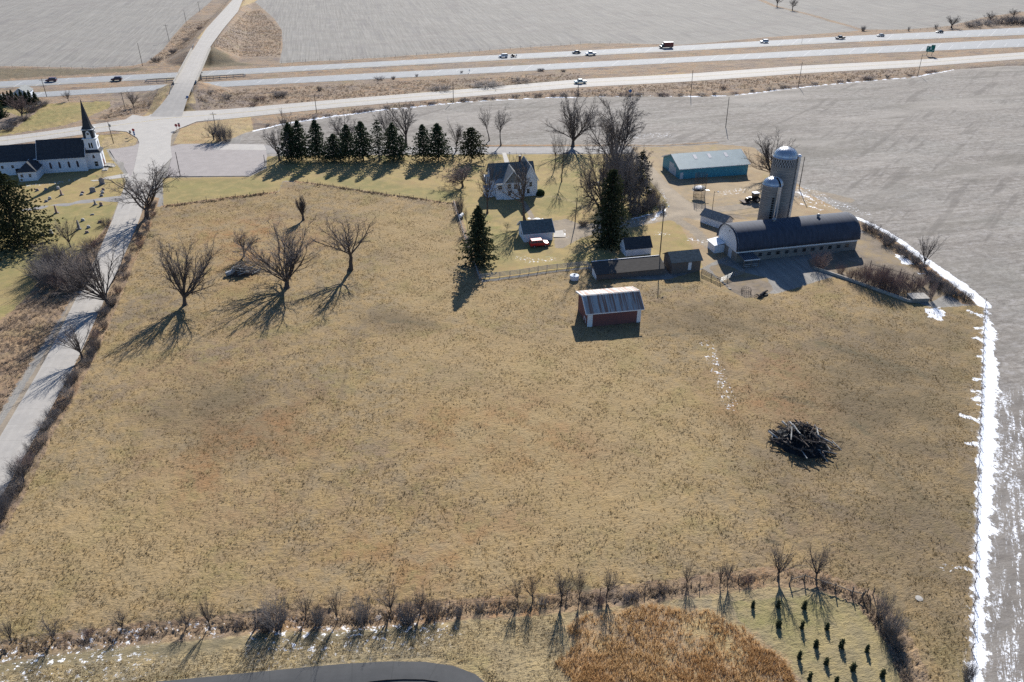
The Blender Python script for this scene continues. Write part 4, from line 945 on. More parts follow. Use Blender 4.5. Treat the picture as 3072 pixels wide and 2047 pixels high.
# pier between the two carriageways
gx, gy = G0(602, 240); lx = (gx - mid[0]) * math.cos(ba) + (gy - mid[1]) * math.sin(ba)
mm = MB(); mm.box(lx - .5, -bw + .2, BZ - 2.1, lx + .5, bw - .2, BZ - 1.46); mm.build('pier_cap', m_conc, b)
for yy in (-3.3, 0, 3.3):
    mm = MB(); mm.tube([(lx, yy, -.3), (lx, yy, BZ - 2.1)], .42, 12); mm.build('pier_column', m_conc, b)
# guard rails
def guard(label, pts, group, z0=None):
    g = empty('guard_rail', label, 'guard rail', (*pts[0][:2], 0), 0, group); o0 = Vector((*pts[0][:2], 0))
    P = [Vector(p) - o0 for p in pts]; r_ = MB()
    for i in range(len(P) - 1):
        r_.beam(P[i] + Vector((0, 0, .62)), P[i + 1] + Vector((0, 0, .62)), .07, .34)
    r_.build('rail', M("rail_steel", (.33, .34, .35), (.2, .2, .21), 2, .5, metal=.4), g)
    acc = 0; pm_ = None
    for i in range(len(P) - 1):
        L = (P[i + 1] - P[i]).length; n = max(1, int(L / 2.4))
        for k in range(n):
            p = P[i].lerp(P[i + 1], k / n)
            if pm_ is None:
                q = MB(); q.box(-.08, -.08, -.1, .08, .08, .8); pm_ = q.build('post', m_metal, g)
            else: c = pm_.copy(); COL.objects.link(c); c.parent = g; pm_ = c
            pm_.location = p
    return g
lp = [(440, 244), (470, 241.5), (500, 240), (528, 238.5), (600, 235), (660, 231.5), (700, 229), (730, 227), (737, 229.5), (730, 233), (700, 235.5), (660, 238), (600, 241.5), (540, 245.5), (500, 247.5), (470, 249), (445, 249.5), (437, 247), (440, 244)]
guard('long looped guard rail in the highway median under the bridge', [at(*q) for q in lp], None)
for q, lab in (([(508, 277), (517, 262), (525, 249)], 'short guard rail left of the road at the near end of the bridge'), ([(575, 275), (581, 260), (586, 247)], 'short guard rail right of the road at the near end of the bridge'),
               ([(577, 156), (579, 148), (582, 139)], 'short guard rail left of the road at the far end of the bridge'), ([(625, 160), (630, 147), (637, 136)], 'short guard rail right of the road at the far end of the bridge')):
    pts = []
    for (a, c) in q:
        x, y = G0(a, c, 4.2); z = hz(x, y); pts.append((x, y, z))
    guard(lab, pts, 'guard rails at the ends of the bridge')

# ------------------------------------------------------------------ bare trees
m_bark = M("bark", (.105, .086, .075), (.065, .053, .048), 2, .95)
m_twig = M("twig", (.20, .17, .155), (.14, .12, .11), 1, .95)
m_twigred = M("red_twig", (.24, .17, .15), (.165, .12, .11), 1, .95)
m_twiggrey = M("grey_twig", (.25, .225, .21), (.17, .152, .145), 1, .95)
def rperp(d, rng):
    v = Vector((rng.gauss(0, 1), rng.gauss(0, 1), rng.gauss(0, 1)))
    v = v - d * v.dot(d); return v.normalized() if v.length > 1e-6 else d.orthogonal().normalized()
STY = {
    # per level: number of children, angle (lo,hi) degrees, length ratio, start along parent, wobble, upward pull
    'fan': dict(trunk=.16, r=.030, nch=[17, 10, 8, 5], ang=[(6, 62), (16, 40), (18, 45), (20, 50)], ratio=[4.6, .48, .45, .45], start=[.55, .22, .2, .15], wob=[.1, .15, .2, .26, .25], up=[.1, .09, .06, .03, .0]),
    'elm': dict(trunk=.30, r=.026, nch=[10, 10, 8, 6], ang=[(8, 48), (18, 45), (20, 50), (25, 55)], ratio=[2.0, .5, .45, .45], start=[.6, .25, .2, .15], wob=[.05, .12, .16, .2, .2], up=[.1, .06, .03, .0, .0]),
    'crooked': dict(trunk=.22, r=.028, nch=[10, 9, 8, 6], ang=[(15, 70), (25, 60), (30, 60), (30, 60)], ratio=[2.5, .55, .5, .45], start=[.5, .25, .2, .15], wob=[.08, .24, .28, .3, .2], up=[.1, .06, .03, .0, .0]),
    'lean': dict(trunk=.40, r=.032, nch=[11, 9, 8, 6], ang=[(10, 75), (20, 50), (25, 55), (30, 60)], ratio=[1.45, .5, .48, .45], start=[.62, .25, .2, .15], wob=[.3, .12, .16, .2, .2], up=[.15, .05, .02, .0, .0]),
    'column': dict(trunk=.25, r=.03, nch=[22, 6, 5], ang=[(3, 16), (8, 25), (15, 35)], ratio=[2.8, .45, .5], start=[.5, .2, .2], wob=[.05, .05, .08, .1], up=[.1, .12, .1, .05]),
    'slim': dict(trunk=.45, r=.02, nch=[10, 10, 9], ang=[(12, 60), (22, 50), (25, 50)], ratio=[1.1, .5, .45], start=[.6, .2, .2], wob=[.14, .18, .2, .2], up=[.12, .08, .03, .0]),
    'vase': dict(trunk=.22, r=.018, nch=[14, 9, 8], ang=[(4, 36), (12, 35), (18, 40)], ratio=[3.2, .45, .45], start=[.7, .25, .2], wob=[.06, .08, .12, .15], up=[.1, .08, .04, .02]),
}
def tree_mesh(seed, H, sty, width=None, bias=(0, 0), dense=1.0, twr=1.0):
    rng = random.Random(seed); s = STY[sty]; wood, twig = MB(), MB(); nl = len(s['nch'])
    def grow(p, d, L, r, lev):
        n = (5, 6, 5, 3, 2)[lev]; pts = [p.copy()]; dirs = [d.copy()]
        for i in range(n):
            d = (d + rperp(d, rng) * s['wob'][lev] + Vector((bias[0] if lev < 2 else 0, bias[1] if lev < 2 else 0, s['up'][lev])) * (1. if lev else .6)).normalized()
            p = p + d * (L / n); pts.append(p.copy()); dirs.append(d.copy())
        e = .55 if lev == 0 else .22
        rs = [r * (1 - (1 - e) * i / n) for i in range(n + 1)]
        if lev == 0: rs[0] *= 1.45
        tgt = wood if lev < min(3, nl) and lev <= 2 else twig
        tgt.tube(pts, rs, (8, 5, 4, 3, 3)[lev], lev == 0)
        if lev < nl:
            k_ = max(2, int(s['nch'][lev] * (dense if lev > 0 else 1)))
            az0 = rng.random() * 6.28
            for k in range(k_):
                t = s['start'][lev] + (1 - s['start'][lev]) * (k + rng.random()) / k_; t = min(t, .999)
                i = int(t * n); f_ = t * n - i; q = pts[i].lerp(pts[i + 1], f_); dd = dirs[i + 1]
                lo, hi = s['ang'][lev]; a = R(lo + (hi - lo) * (rng.random() if lev else ((k * .618 + .11) % 1)))
                if lev == 0:
                    az = az0 + k * 2.4; x = dd.orthogonal().normalized(); yv = dd.cross(x); pv = x * math.cos(az) + yv * math.sin(az)
                else: pv = rperp(dd, rng)
                cd = (dd * math.cos(a) + pv * math.sin(a)).normalized()
                cl = L * s['ratio'][lev] * (1 - .45 * (t if lev else 0)) * rng.uniform(.7, 1.08)
                cr = rs[i] * (.56 if lev == 0 else .6) * rng.uniform(.8, 1.1)
                grow(q, cd, cl, max(cr, .015 * twr * H / 12), lev + 1)
    grow(Vector((0, 0, -.15)), Vector((0, 0, 1)), H * s['trunk'], H * s['r'] * 1.0, 0)
    # fit to the wanted height (and width)
    zs = sorted(v[2] for v in twig.v) or [H]
    zt = zs[int(len(zs) * .995) - 1]; k = H / zt
    xs = sorted(abs(v[0]) for v in twig.v); wx = xs[int(len(xs) * .94)] * k * 2
    kw = k if not width else k * min(max(width / max(wx, .1), .45), 1.8)
    for m in (wood, twig): m.v = [(v[0] * kw, v[1] * kw, v[2] * k) for v in m.v]
    return wood, twig
LIB = {}
def bare_tree(key, label, base, ytop, wpx, sty, group=None, rz=None, seed=1, bias=(0, 0), dense=1., twr=1., name='bare_tree', cat='tree', twm=None, z0=None):
    # base pixel, row of the crown's top, crown width in pixels
    x, y, z = at(*base); H = topz(x, y, ytop) - z
    dist = math.sqrt(x * x + y * y + CAMH * CAMH); Wm = wpx * dist / FPX
    r = empty(name, label, cat, (x, y, z), 0, group)
    if key not in LIB:
        wd, tw = tree_mesh(seed, H, sty, Wm, bias, dense, twr)
        a = wd.build('trunk', m_bark, r); c = tw.build('crown', twm or m_twig, r)
        LIB[key] = (a.data, c.data, H, Wm)
    else:
        a0, c0, H0, W0 = LIB[key]; sx = min(max(Wm / W0, .35 * H / H0), 2.2 * H / H0)
        for nm, me in (('trunk', a0), ('crown', c0)):
            o = bpy.data.objects.new(nm, me); COL.objects.link(o); o.parent = r
        r.scale = (sx, sx, H / H0)
    r.rotation_euler = (0, 0, rz if rz is not None else 0)
    return r
GP = 'big bare trees in the pasture'
bare_tree('t2', 'bare tree with straight fanning limbs, alone between the road and the log heap', (555, 915), 728, 180, 'fan', seed=3, bias=(-.03, 0))
bare_tree('t3', 'largest bare fanning tree of the pasture, just right of the log heap', (861, 864), 690, 215, 'fan', seed=8, bias=(-.045, 0), dense=1.12)
bare_tree('t4', 'bare tree with a thick bent trunk leaning right, right of the log heap', (1050, 811), 652, 158, 'lean', seed=15, bias=(.02, 0))
bare_tree('t5', 'narrow upright bare tree standing at the top of the pasture', (910, 661), 585, 44, 'column', seed=21, dense=1.1)
bare_tree('t6', 'small dense bare tree behind the log heap', (733, 770), 694, 70, 'crooked', seed=24, dense=1.2)
bare_tree('t1', 'crooked bare tree leaning over the road beside the cemetery drive', (441, 657), 505, 150, 'crooked', seed=31, bias=(-.01, 0))
bare_tree('t7', 'black limbed bare tree beside the road across from the grey thicket', (328, 918), 728, 190, 'fan', seed=37, bias=(-.02, 0))
bare_tree('t8', 'thin bare tree with upright limbs at the cemetery edge', (212, 742), 655, 62, 'vase', seed=41)
bare_tree('t10', 'small bare tree beside the road below the black limbed tree', (247, 1078), 962, 95, 'vase', seed=43, bias=(-.02, 0))
bare_tree('t11', 'small bare roadside tree at the left edge of the pasture', (72, 1445), 1382, 72, 'vase', seed=45, bias=(-.03, 0))
bare_tree('t12', 'bare tree at the corner of the parking lot left of the spruce row', (839, 483), 384, 84, 'crooked', seed=47, bias=(-.01, 0))
bare_tree('t12b', 'slender bare tree close to the left end of the spruce row', (860, 490), 432, 26, 'slim', seed=49)
bare_tree('t13', 'bare tree rising behind the spruces, tallest of those behind the row', (1218, 442), 300, 92, 'elm', seed=51)
bare_tree('t14', 'bare tree with limbs leaning left behind the middle of the spruce row', (1172, 444), 326, 74, 'lean', seed=53, bias=(-.06, 0))
bare_tree('t15', 'bare tree behind the fourth and fifth spruce of the row', (1030, 442), 342, 76, 'crooked', seed=55)
bare_tree('t15b', 'faint bare tree behind the left end of the spruce row', (868, 445), 325, 60, 'elm', seed=56)
bare_tree('t16', 'bushy bare tree between the last spruce and the round pine', (1368, 456), 354, 52, 'crooked', seed=57)
bare_tree('t17', 'bare tree leaning left at the field edge, left one of a pair behind the house', (1468, 423), 312, 54, 'slim', seed=61, bias=(-.07, 0))
bare_tree('t18', 'bare tree with a bushy top, right one of a pair behind the house', (1503, 436), 316, 44, 'slim', seed=63, bias=(.0, 0), dense=1.3)
bare_tree('t20', 'great vase shaped bare tree behind the lane right of the farmhouse', (1718, 440), 285, 142, 'fan', seed=67, dense=1.1)
bare_tree('t21', 'bare tree with a tall dark trunk on the lawn right of the farmhouse', (1685, 545), 385, 48, 'slim', seed=69)
bare_tree('t22', 'slender bare tree beside the lane, left of the tall dark trunk', (1664, 505), 395, 40, 'slim', seed=70)
bare_tree('t23', 'tallest bare tree of the yard grove, rising over the field', (1846, 560), 287, 140, 'elm', seed=71, dense=1.35)
bare_tree('t23b', 'bare tree of the yard grove with a trunk beside the tall spruce', (1808, 690), 410, 120, 'crooked', seed=73, bias=(-.02, 0), dense=1.4)
GG = 'bare trees crowded in the yard grove'
for i, (q, t_, w_, sd) in enumerate((((1872, 580), 436, 84, 75), ((1905, 610), 448, 84, 76), ((1850, 635), 440, 84, 77), ((1885, 545), 440, 70, 78), ((1865, 660), 480, 80, 79), ((1890, 640), 470, 80, 80), ((1830, 600), 430, 74, 81))):
    bare_tree('grove%d' % (i % 2), 'grey bare tree crowded among others right of the tall spruce', q, t_, w_, 'crooked', GG, i * 1.3, 75 + i % 2, dense=1.55, twm=m_twiggrey)
bare_tree('t24', 'round crowned bare tree behind the silos', (2313, 530), 402, 128, 'fan', seed=81, dense=1.05)
bare_tree('t25', 'big bare tree with a thick forked trunk in front of the farmhouse', (1574, 662), 470, 112, 'lean', seed=83, bias=(.0, 0))
bare_tree('t26', 'bare tree with a thick trunk left of the farmhouse', (1462, 640), 462, 66, 'elm', seed=85, bias=(-.02, 0))
bare_tree('t27', 'low spreading bare apple tree left of the farmhouse', (1388, 562), 494, 112, 'crooked', seed=87, dense=1.4, twm=m_twigred)
bare_tree('t28', 'small bare sapling on the lawn left of the garage', (1520, 696), 668, 26, 'slim', seed=89)
bare_tree('t28b', 'thin bare sapling next to the blue green spruce', (1402, 690), 618, 24, 'slim', seed=90)
bare_tree('t29', 'thin upright bare tree in the brush right of the barnyard', (2770, 800), 708, 62, 'vase', seed=91)
bare_tree('t34', 'dense bare tree in the yard before the dark spruce row, far left', (66, 350), 286, 66, 'fan', seed=93, dense=1.2, twm=m_twigred)
bare_tree('t31', 'bare tree at the road corner, left of a clump of bushes', (642, 421), 358, 48, 'crooked', seed=95)
bare_tree('t32', 'round bare bush tree beside the highway, far left', (205, 303), 271, 28, 'vase', seed=97, dense=1.4, twm=m_twiggrey)
GT = 'bare trees along the field edge beyond the highway'
for i, (q, t_, w_, lab) in enumerate((((2331, 20), -22, 22, 'bare tree on the field boundary at the top edge, left one of two'), ((2377, 31), -8, 20, 'bare tree on the field boundary at the top edge, right one of two'), ((2854, 84), 46, 34, 'bare tree at the field edge above the highway, largest one there'),
                                 ((2968, 66), 34, 24, 'bare tree right of the largest one above the highway'), ((3040, 52), 26, 24, 'bare tree at the right edge above the highway'))):
    bare_tree('far', lab, q, t_, w_, 'elm', GT, i * 1.1, 99)
GB = 'young bare trees along the bottom fence line'
btm = [((1684, 1804), 1712, 66, 'young bare tree at the fence line, left one above the rusty grass'), ((1737, 1802), 1706, 30, 'thin young bare tree between two fuller ones at the bottom fence line'), ((1820, 1786), 1702, 64, 'young bare tree at the fence line, right one above the rusty grass'),
       ((2060, 1752), 1694, 44, 'small young bare tree standing alone above the rusty grass'), ((2160, 1757), 1690, 40, 'young bare tree, left one of a touching pair'), ((2181, 1752), 1686, 42, 'young bare tree, right one of a touching pair at the fence line'),
       ((2336, 1734), 1640, 108, 'largest young bare tree of the bottom fence line, above the evergreen saplings'), ((2448, 1740), 1653, 82, 'young bare tree right of the largest one at the bottom fence line'), ((916, 1857), 1783, 56, 'many stemmed young bare tree between two dark thickets at the bottom'),
       ((1013, 1864), 1764, 42, 'thin young bare tree above the curved road'), ((1174, 1836), 1757, 66, 'young bare tree above the middle of the curved road'), ((1261, 1842), 1764, 40, 'thin bare tree between two dark thickets above the curved road'), ((1554, 1805), 1734, 46, 'young bare tree left of the rusty grass, left one of two'),
       ((1598, 1801), 1730, 46, 'young bare tree, right one of two left of the rusty grass'), ((34, 1924), 1854, 44, 'young bare tree at the bottom left corner'), ((163, 1922), 1857, 54, 'second young bare tree from the bottom left corner'), ((367, 1889), 1837, 46, 'third young bare tree from the bottom left corner'),
       ((558, 1882), 1830, 50, 'faint young bare tree above the curved road end, left one of two'), ((629, 1878), 1788, 42, 'faint young bare tree above the curved road end, right one of two')]
for i, (q, t_, w_, lab) in enumerate(btm):
    bare_tree('young%d' % (i % 5), lab, q, t_, w_, 'vase', GB, i * 1.7, 110 + i % 5, twr=1.0, twm=m_twigred if 6 <= i < 8 else m_twig)

# ------------------------------------------------------------------ shrubs and thickets
def shrub_mesh(seed, n, H, Rr, mat):
    rng = random.Random(seed); mb = MB()
    for i in range(n):
        a = rng.random() * 6.283; rad = Rr * .45 * math.sqrt(rng.random()); p = Vector((rad * math.cos(a), rad * math.sin(a), -.1))
        tilt = rng.uniform(.05, .75); d = Vector((math.cos(a) * tilt, math.sin(a) * tilt, 1)).normalized(); L = H * rng.uniform(.6, 1.1); pts = [p]
        for k in range(3):
            d = (d + rperp(d, rng) * .16).normalized(); pts.append(pts[-1] + d * L / 3)
        mb.tube(pts, [.015 * H / 2, .012 * H / 2, .009 * H / 2, .005 * H / 2], 3, False)
        for k in range(7):
            t = rng.uniform(.3, .98) * 3; j = int(t); q = pts[j].lerp(pts[j + 1], t - j); dd = (d + rperp(d, rng) * .8).normalized(); l2 = L * rng.uniform(.15, .35)
            mb.tube([q, q + dd * l2 * .5, q + (dd + Vector((0, 0, .25))) * l2], [.008 * H / 2, .006 * H / 2, .004 * H / 2], 3, False)
    me = bpy.data.meshes.new('stems'); me.from_pydata(mb.v, [], mb.f); me.materials.append(mat); return me
SHM = [shrub_mesh(200 + i, 85, 2.0, 1.2, (m_twiggrey, m_twig, m_twigred, m_twiggrey)[i]) for i in range(4)]
SHD = [shrub_mesh(210 + i, 150, 2.0, 1.2, (m_twiggrey, m_twig)[i]) for i in range(2)]
def shrub(label, base, hpx, wpx, group=None, dense=False, k=0, name='shrub', cat='shrub'):
    x, y, z = at(*base); H = topz(x, y, base[1] - hpx) - z; dist = math.sqrt(x * x + y * y + CAMH * CAMH); Wm = wpx * dist / FPX
    o = bpy.data.objects.new(name, (SHD if dense else SHM)[k % (2 if dense else 4)]); COL.objects.link(o)
    o.location = (x, y, z); o.rotation_euler = (0, 0, k * 1.37); o.scale = (Wm / 2.9, Wm / 2.9, max(H, .4) / 2.0)
    tag(o, label, cat, group); return o
rr_ = random.Random(77)
GH = 'grey shrubs of the roadside hedge'
hp = [(452, 610), (440, 640), (425, 690), (400, 740), (372, 800), (340, 862), (310, 935), (288, 1000), (262, 1060), (225, 1120), (190, 1185), (150, 1250), (115, 1315), (75, 1380), (40, 1450), (5, 1520), (-30, 1590)]
kk = 0
for i in range(len(hp) - 1):
    n = 2
    for j in range(n):
        f_ = (j + rr_.random() * .6) / n; px = hp[i][0] * (1 - f_) + hp[i + 1][0] * f_ + rr_.uniform(-8, 12); py = hp[i][1] * (1 - f_) + hp[i + 1][1] * f_
        px += 12; sc = 17 + 24 * (py - 600) / 1000
        shrub('grey leafless shrub of the hedge between the county road and the pasture', (px, py), sc * rr_.uniform(.7, 1.15), sc * rr_.uniform(1.1, 1.7), GH, rr_.random() < .12, kk); kk += 1
GTk = 'shrubs of the grey thicket beside the cemetery'
for i, q in enumerate([(150, 850), (175, 862), (205, 870), (235, 862), (140, 815), (190, 830), (255, 840), (120, 835), (215, 800), (165, 800)]):
    shrub('grey leafless shrub of the dense thicket below the cemetery', q, 62 * rr_.uniform(.8, 1.1), 84, GTk, i % 3 == 0, i)
shrub('small bare shrub above the thicket at the cemetery edge', (270, 745), 30, 60, None, False, 2)
shrub('low bare shrub on the bank near the road below the thicket', (318, 675), 22, 40, None, False, 1)
for i, (q, h_, w_, lab) in enumerate([((824, 1880), 66, 104, 'wide dark thicket at the left end of the bottom shrub line'), ((795, 1888), 40, 60, 'dark thicket touching the wide one at the left of the bottom shrub line'), ((957, 1872), 48, 44, 'narrow dark thicket between two young trees at the bottom'), ((1087, 1864), 60, 76, 'dark thicket left of the middle of the bottom shrub line'),
        ((1224, 1862), 46, 80, 'dark thicket above the middle of the curved road'), ((1300, 1850), 54, 72, 'dark square looking thicket above the right part of the curved road'), ((1376, 1852), 30, 30, 'small dark bush right of the square looking thicket'),
        ((2640, 1848), 62, 62, 'dark round bush, upper one of two beside the evergreen saplings'), ((2672, 1905), 66, 66, 'dark round bush, lower one of two beside the evergreen saplings'), ((2690, 1945), 40, 50, 'dark bush at the foot of the two round bushes'), ((2900, 2040), 46, 36, 'dark bush at the bottom of the snowy fence line')]):
    shrub(lab, q, h_, w_, None, i % 2 == 0, i)
GW = 'brushy shrubs along the bottom fence line'
for i, q in enumerate([(1630, 1812), (1755, 1812), (1800, 1812), (1880, 1800), (1905, 1796), (1985, 1775), (2240, 1750), (2470, 1750), (1440, 1828), (720, 1880), (270, 1905)]):
    shrub('low brown brush standing in the bottom fence line', q, 20 * rr_.uniform(.7, 1.2), 36, GW, False, i)
GR = 'reddish shrubs along the barnyard wall'
for i, (q, h_, w_) in enumerate([((2455, 808), 52, 62), ((2548, 838), 34, 30), ((2570, 845), 46, 34), ((2610, 862), 54, 46), ((2628, 866), 62, 50), ((2660, 875), 60, 44), ((2675, 880), 50, 40), ((2690, 884), 44, 30), ((2645, 870), 50, 34), ((2790, 900), 54, 20), ((2590, 850), 44, 40), ((2640, 850), 40, 50), ((2680, 862), 40, 50), ((2715, 880), 44, 40), ((2740, 870), 36, 40), ((2600, 820), 26, 44), ((2650, 825), 26, 50), ((2705, 845), 30, 50), ((2760, 860), 34, 44), ((2520, 820), 26, 34)]):
    shrub('bare reddish shrub along the low wall below the barnyard' if i else 'round bare reddish shrub at the barn end of the barnyard wall', q, h_, w_, GR if i else None, False, 2 + 4 * (i % 3))
GE = 'brush along the field edge right of the barnyard'
for i, q in enumerate([(2600, 690), (2625, 700), (2650, 712), (2675, 730), (2700, 752), (2725, 770), (2745, 790), (2765, 808), (2790, 828), (2810, 842), (2830, 858), (2850, 872), (2875, 888), (2900, 900), (2660, 735), (2710, 772), (2800, 855), (2820, 870), (2845, 886)]):
    shrub('low dark brush between the barnyard and the snow strip', q, 22 * rr_.uniform(.7, 1.2), 42, GE, i % 2 == 0, i)
GY = 'reddish shrubs at the edge of the farm drive'
for i, (q, h_, w_) in enumerate([((1945, 630), 44, 48), ((1965, 615), 40, 44), ((1985, 632), 30, 34), ((1925, 640), 40, 46), ((1950, 600), 50, 44), ((1905, 650), 40, 40)]):
    shrub('reddish bare shrub beside the bend of the farm drive', q, h_, w_, GY, True, i)
shrub('round bare shrub beside the leaning yard pole', (1750, 677), 16, 40, None, True, 1)
bare_tree('bush', 'dark round bare bush below the highway, left of the bridge', (400, 323), 272, 74, 'vase', seed=123, dense=1.3, name='shrub', cat='shrub')
shrub('tall upright bare shrub by the white fence corner, near the house', (1380, 640), 48, 30, None, True, 1)
for i, (q, h_, w_, lab) in enumerate([((668, 422), 54, 40, 'leafless bush at the road corner, middle of the clump'), ((684, 424), 50, 44, 'leafless bush at the road corner, right of the clump'), ((655, 422), 40, 30, 'leafless bush at the road corner, left of the clump')]):
    shrub(lab, q, h_, w_, None, False, i)
GHW = 'small bushes along the highway banks'
for i, (q, h_, w_) in enumerate([((1622, 213), 7, 26), ((1385, 219), 7, 12), ((1250, 230), 8, 12), ((1180, 238), 9, 14), ((1140, 240), 10, 40), ((960, 272), 14, 20), ((2589, 93), 14, 14), ((2725, 93), 12, 8), ((2808, 86), 14, 12), ((840, 290), 14, 60), ((780, 300), 12, 50), ((1320, 270), 9, 90), ((1460, 258), 9, 110), ((1560, 246), 9, 90), ((760, 318), 10, 30), ((1690, 215), 5, 20), ((2950, 76), 18, 70), ((3000, 72), 20, 80), ((3050, 70), 22, 80), ((2915, 80), 14, 60), ((680, 296), 16, 40), ((630, 290), 12, 30), ((600, 90), 10, 26), ((560, 125), 12, 24), ((520, 160), 12, 26), ((470, 185), 14, 40), ((2170, 268), 10, 20)]):
    shrub('small leafless bush on the rough bank beside the highway', q, h_, w_, GHW, i % 3 == 0, i)
GDS = 'tufts of brush along the ditch snow line'
for i in range(44):
    px = 800 + i * 47 + rr_.uniform(-40, 40); py = np.interp(px, [750, 840, 1024, 1150, 1400, 1600, 1800, 2048, 2200, 2400, 2600, 2750, 2860], [390, 369, 343, 326, 301, 289, 286, 287, 281, 258, 238, 226, 205])
    shrub('tuft of dry brush beside the snow filled ditch of the frontage road', (px, py - 1), rr_.uniform(3, 7), rr_.uniform(14, 44), GDS, False, i)
GLY = 'bushes along the far left yard'
for i, q in enumerate([(15, 385), (40, 376), (28, 392), (70, 362), (95, 335), (105, 330), (130, 318)]): shrub('low bare bush along the yard edge at the far left', q, 14, 34, GLY, True, i)

# ------------------------------------------------------------------ evergreens
m_needle = leafmat("spruce_needle", (.04, .06, .034), (.066, .085, .045), .8, .22)
m_needle2 = leafmat("blue_spruce_needle", (.05, .064, .036), (.075, .086, .048), .7, .25)
m_needle3 = leafmat("pine_needle", (.038, .048, .026), (.062, .068, .035), .6, .22)
def conifer_mesh(seed, H, Rr, clear=.06, droop=.25, cards=11, whorls=36, per=8, top=.85, irregular=.18):
    rng = random.Random(seed); V, F = [], []; wood = MB()
    wood.tube([(0, 0, -.2), (0, 0, H * .4), (0, 0, H * .97)], [H * .017, H * .011, .02], 7)
    def card(p, d, l, w_):
        s = d.cross(Vector((rng.gauss(0, 1), rng.gauss(0, 1), rng.gauss(0, 1)))).normalized() * w_; o = len(V)
        V.extend([tuple(p - d * l * .3), tuple(p + s + d * l * .1), tuple(p + d * l), tuple(p - s + d * l * .1)]); F.append((o, o + 1, o + 2, o + 3))
    for i in range(whorls):
        t = clear + (1 - clear) * (i + rng.random() * .8) / whorls; z = H * t; sec = 1 - (t - clear) / (1 - clear)
        rad = Rr * (sec ** top) * (1 if t > clear + .1 else .75 + 2.5 * (t - clear)); a0 = rng.random() * 6.28
        for k in range(per):
            a = a0 + 6.283 * k / per + rng.gauss(0, .2); L = max(rad * rng.uniform(1 - 2 * irregular, 1 + irregular), .15)
            out = Vector((math.cos(a), math.sin(a), 0)); nc = max(3, int(cards * (.35 + .65 * L / Rr)))
            wood_pts = [Vector((0, 0, z)), out * L * .6 + Vector((0, 0, z - droop * L * .4)), out * L + Vector((0, 0, z - droop * L * .55))]
            if k % 2 == 0: wood.tube(wood_pts, [.035, .022, .008], 3, False)
            for c in range(nc):
                u = (c + rng.random()) / nc; u = u ** .7
                p = out * (L * u) + Vector((0, 0, z - droop * L * u * (1.25 - .6 * u))) + Vector((rng.gauss(0, .1), rng.gauss(0, .1), rng.gauss(0, .07))) * (.5 + L * .35)
                d = (out * (.8) + Vector((rng.gauss(0, .5), rng.gauss(0, .5), rng.uniform(-.5, .25)))).normalized(); l = rng.uniform(.32, .62) * (.65 + .13 * H / 6) * min(1, .25 + H / 5)
                card(p, d, l, l * .42); card(p, (d + Vector((0, 0, -.6))).normalized(), l * .9, l * .4)
    for c in range(16 if H > 3 else 4): card(Vector((rng.gauss(0, .05), rng.gauss(0, .05), H * rng.uniform(.93, 1.0))), Vector((rng.gauss(0, .3), rng.gauss(0, .3), 1)).normalized(), .4, .1)
    return wood, np.array(V), np.array(F)
CL = {}
def conifer(key, label, base, ytop, wpx, mat=None, group=None, rz=0., name='spruce_tree', cat='tree', **kw):
    x, y, z = at(*base); H = topz(x, y, ytop) - z; dist = math.sqrt(x * x + y * y + CAMH * CAMH); Wm = wpx * dist / FPX
    r = empty(name, label, cat, (x, y, z), rz, group)
    if key not in CL:
        wd, V, F = conifer_mesh(sum(map(ord, key)), H, Wm / 2, **kw)
        a = wd.build('trunk', m_bark, r); c = mesh_np('crown', V, F, mat or m_needle, r); CL[key] = (a.data, c.data, H, Wm)
    else:
        a0, c0, H0, W0 = CL[key]
        for nm, me in (('trunk', a0), ('crown', c0)):
            o = bpy.data.objects.new(nm, me); COL.objects.link(o); o.parent = r
        r.scale = (Wm / W0, Wm / W0, H / H0)
    return r
row = [((877, 482), 368, 87, 'rowa', 'first spruce at the left end of the long spruce row'), ((905, 481), 362, 90, 'rowb', 'second spruce from the left in the long spruce row'), ((957, 481), 360, 83, 'rowc', 'third spruce from the left in the row, with a slim top'), ((1006, 482), 402, 93, 'rowa', 'short broad spruce, fourth from the left in the row'),
       ((1047, 482), 374, 87, 'rowb', 'fifth spruce from the left in the long row'), ((1091, 482), 364, 90, 'rowc', 'sixth spruce from the left in the long row'), ((1139, 482), 360, 72, 'rowd', 'thin sparse spruce in the middle of the row'), ((1183, 482), 369, 90, 'rowa', 'spruce left of the gap in the long row'),
       ((1207, 474), 405, 69, 'rowd', 'small spruce set back in the gap of the row'), ((1272, 481), 374, 87, 'rowb', 'spruce right of the gap in the long row'), ((1316, 481), 370, 96, 'rowc', 'last spruce at the right end of the long row')]
for i, (q, t_, w_, k_, lab) in enumerate(row):
    conifer(k_, lab, q, t_, w_, m_needle, 'spruces of the row along the yard', i * .9, clear=.12 if k_ != 'rowd' else .16, whorls=36 if k_ != 'rowd' else 24, per=8 if k_ != 'rowd' else 6, cards=11 if k_ != 'rowd' else 8, droop=.32, top=.6, irregular=.27)
conifer('round', 'broad round topped dark pine at the right end of the spruce row', (1415, 484), 384, 104, m_needle3, None, .4, 'pine_tree', clear=.16, top=.42, droop=.1, irregular=.28, whorls=26, per=9, cards=14)
conifer('blue', 'blue green spruce at the white fence corner in front of the house', (1438, 788), 618, 122, m_needle2, None, 0, clear=.07, top=.72, droop=.3, irregular=.27, whorls=44, per=9, cards=12)
conifer('tall', 'tall dark ragged spruce in front of the yard grove', (1826, 735), 508, 112, m_needle3, None, .3, clear=.04, top=.4, droop=.45, irregular=.32, whorls=46, per=8, cards=12)
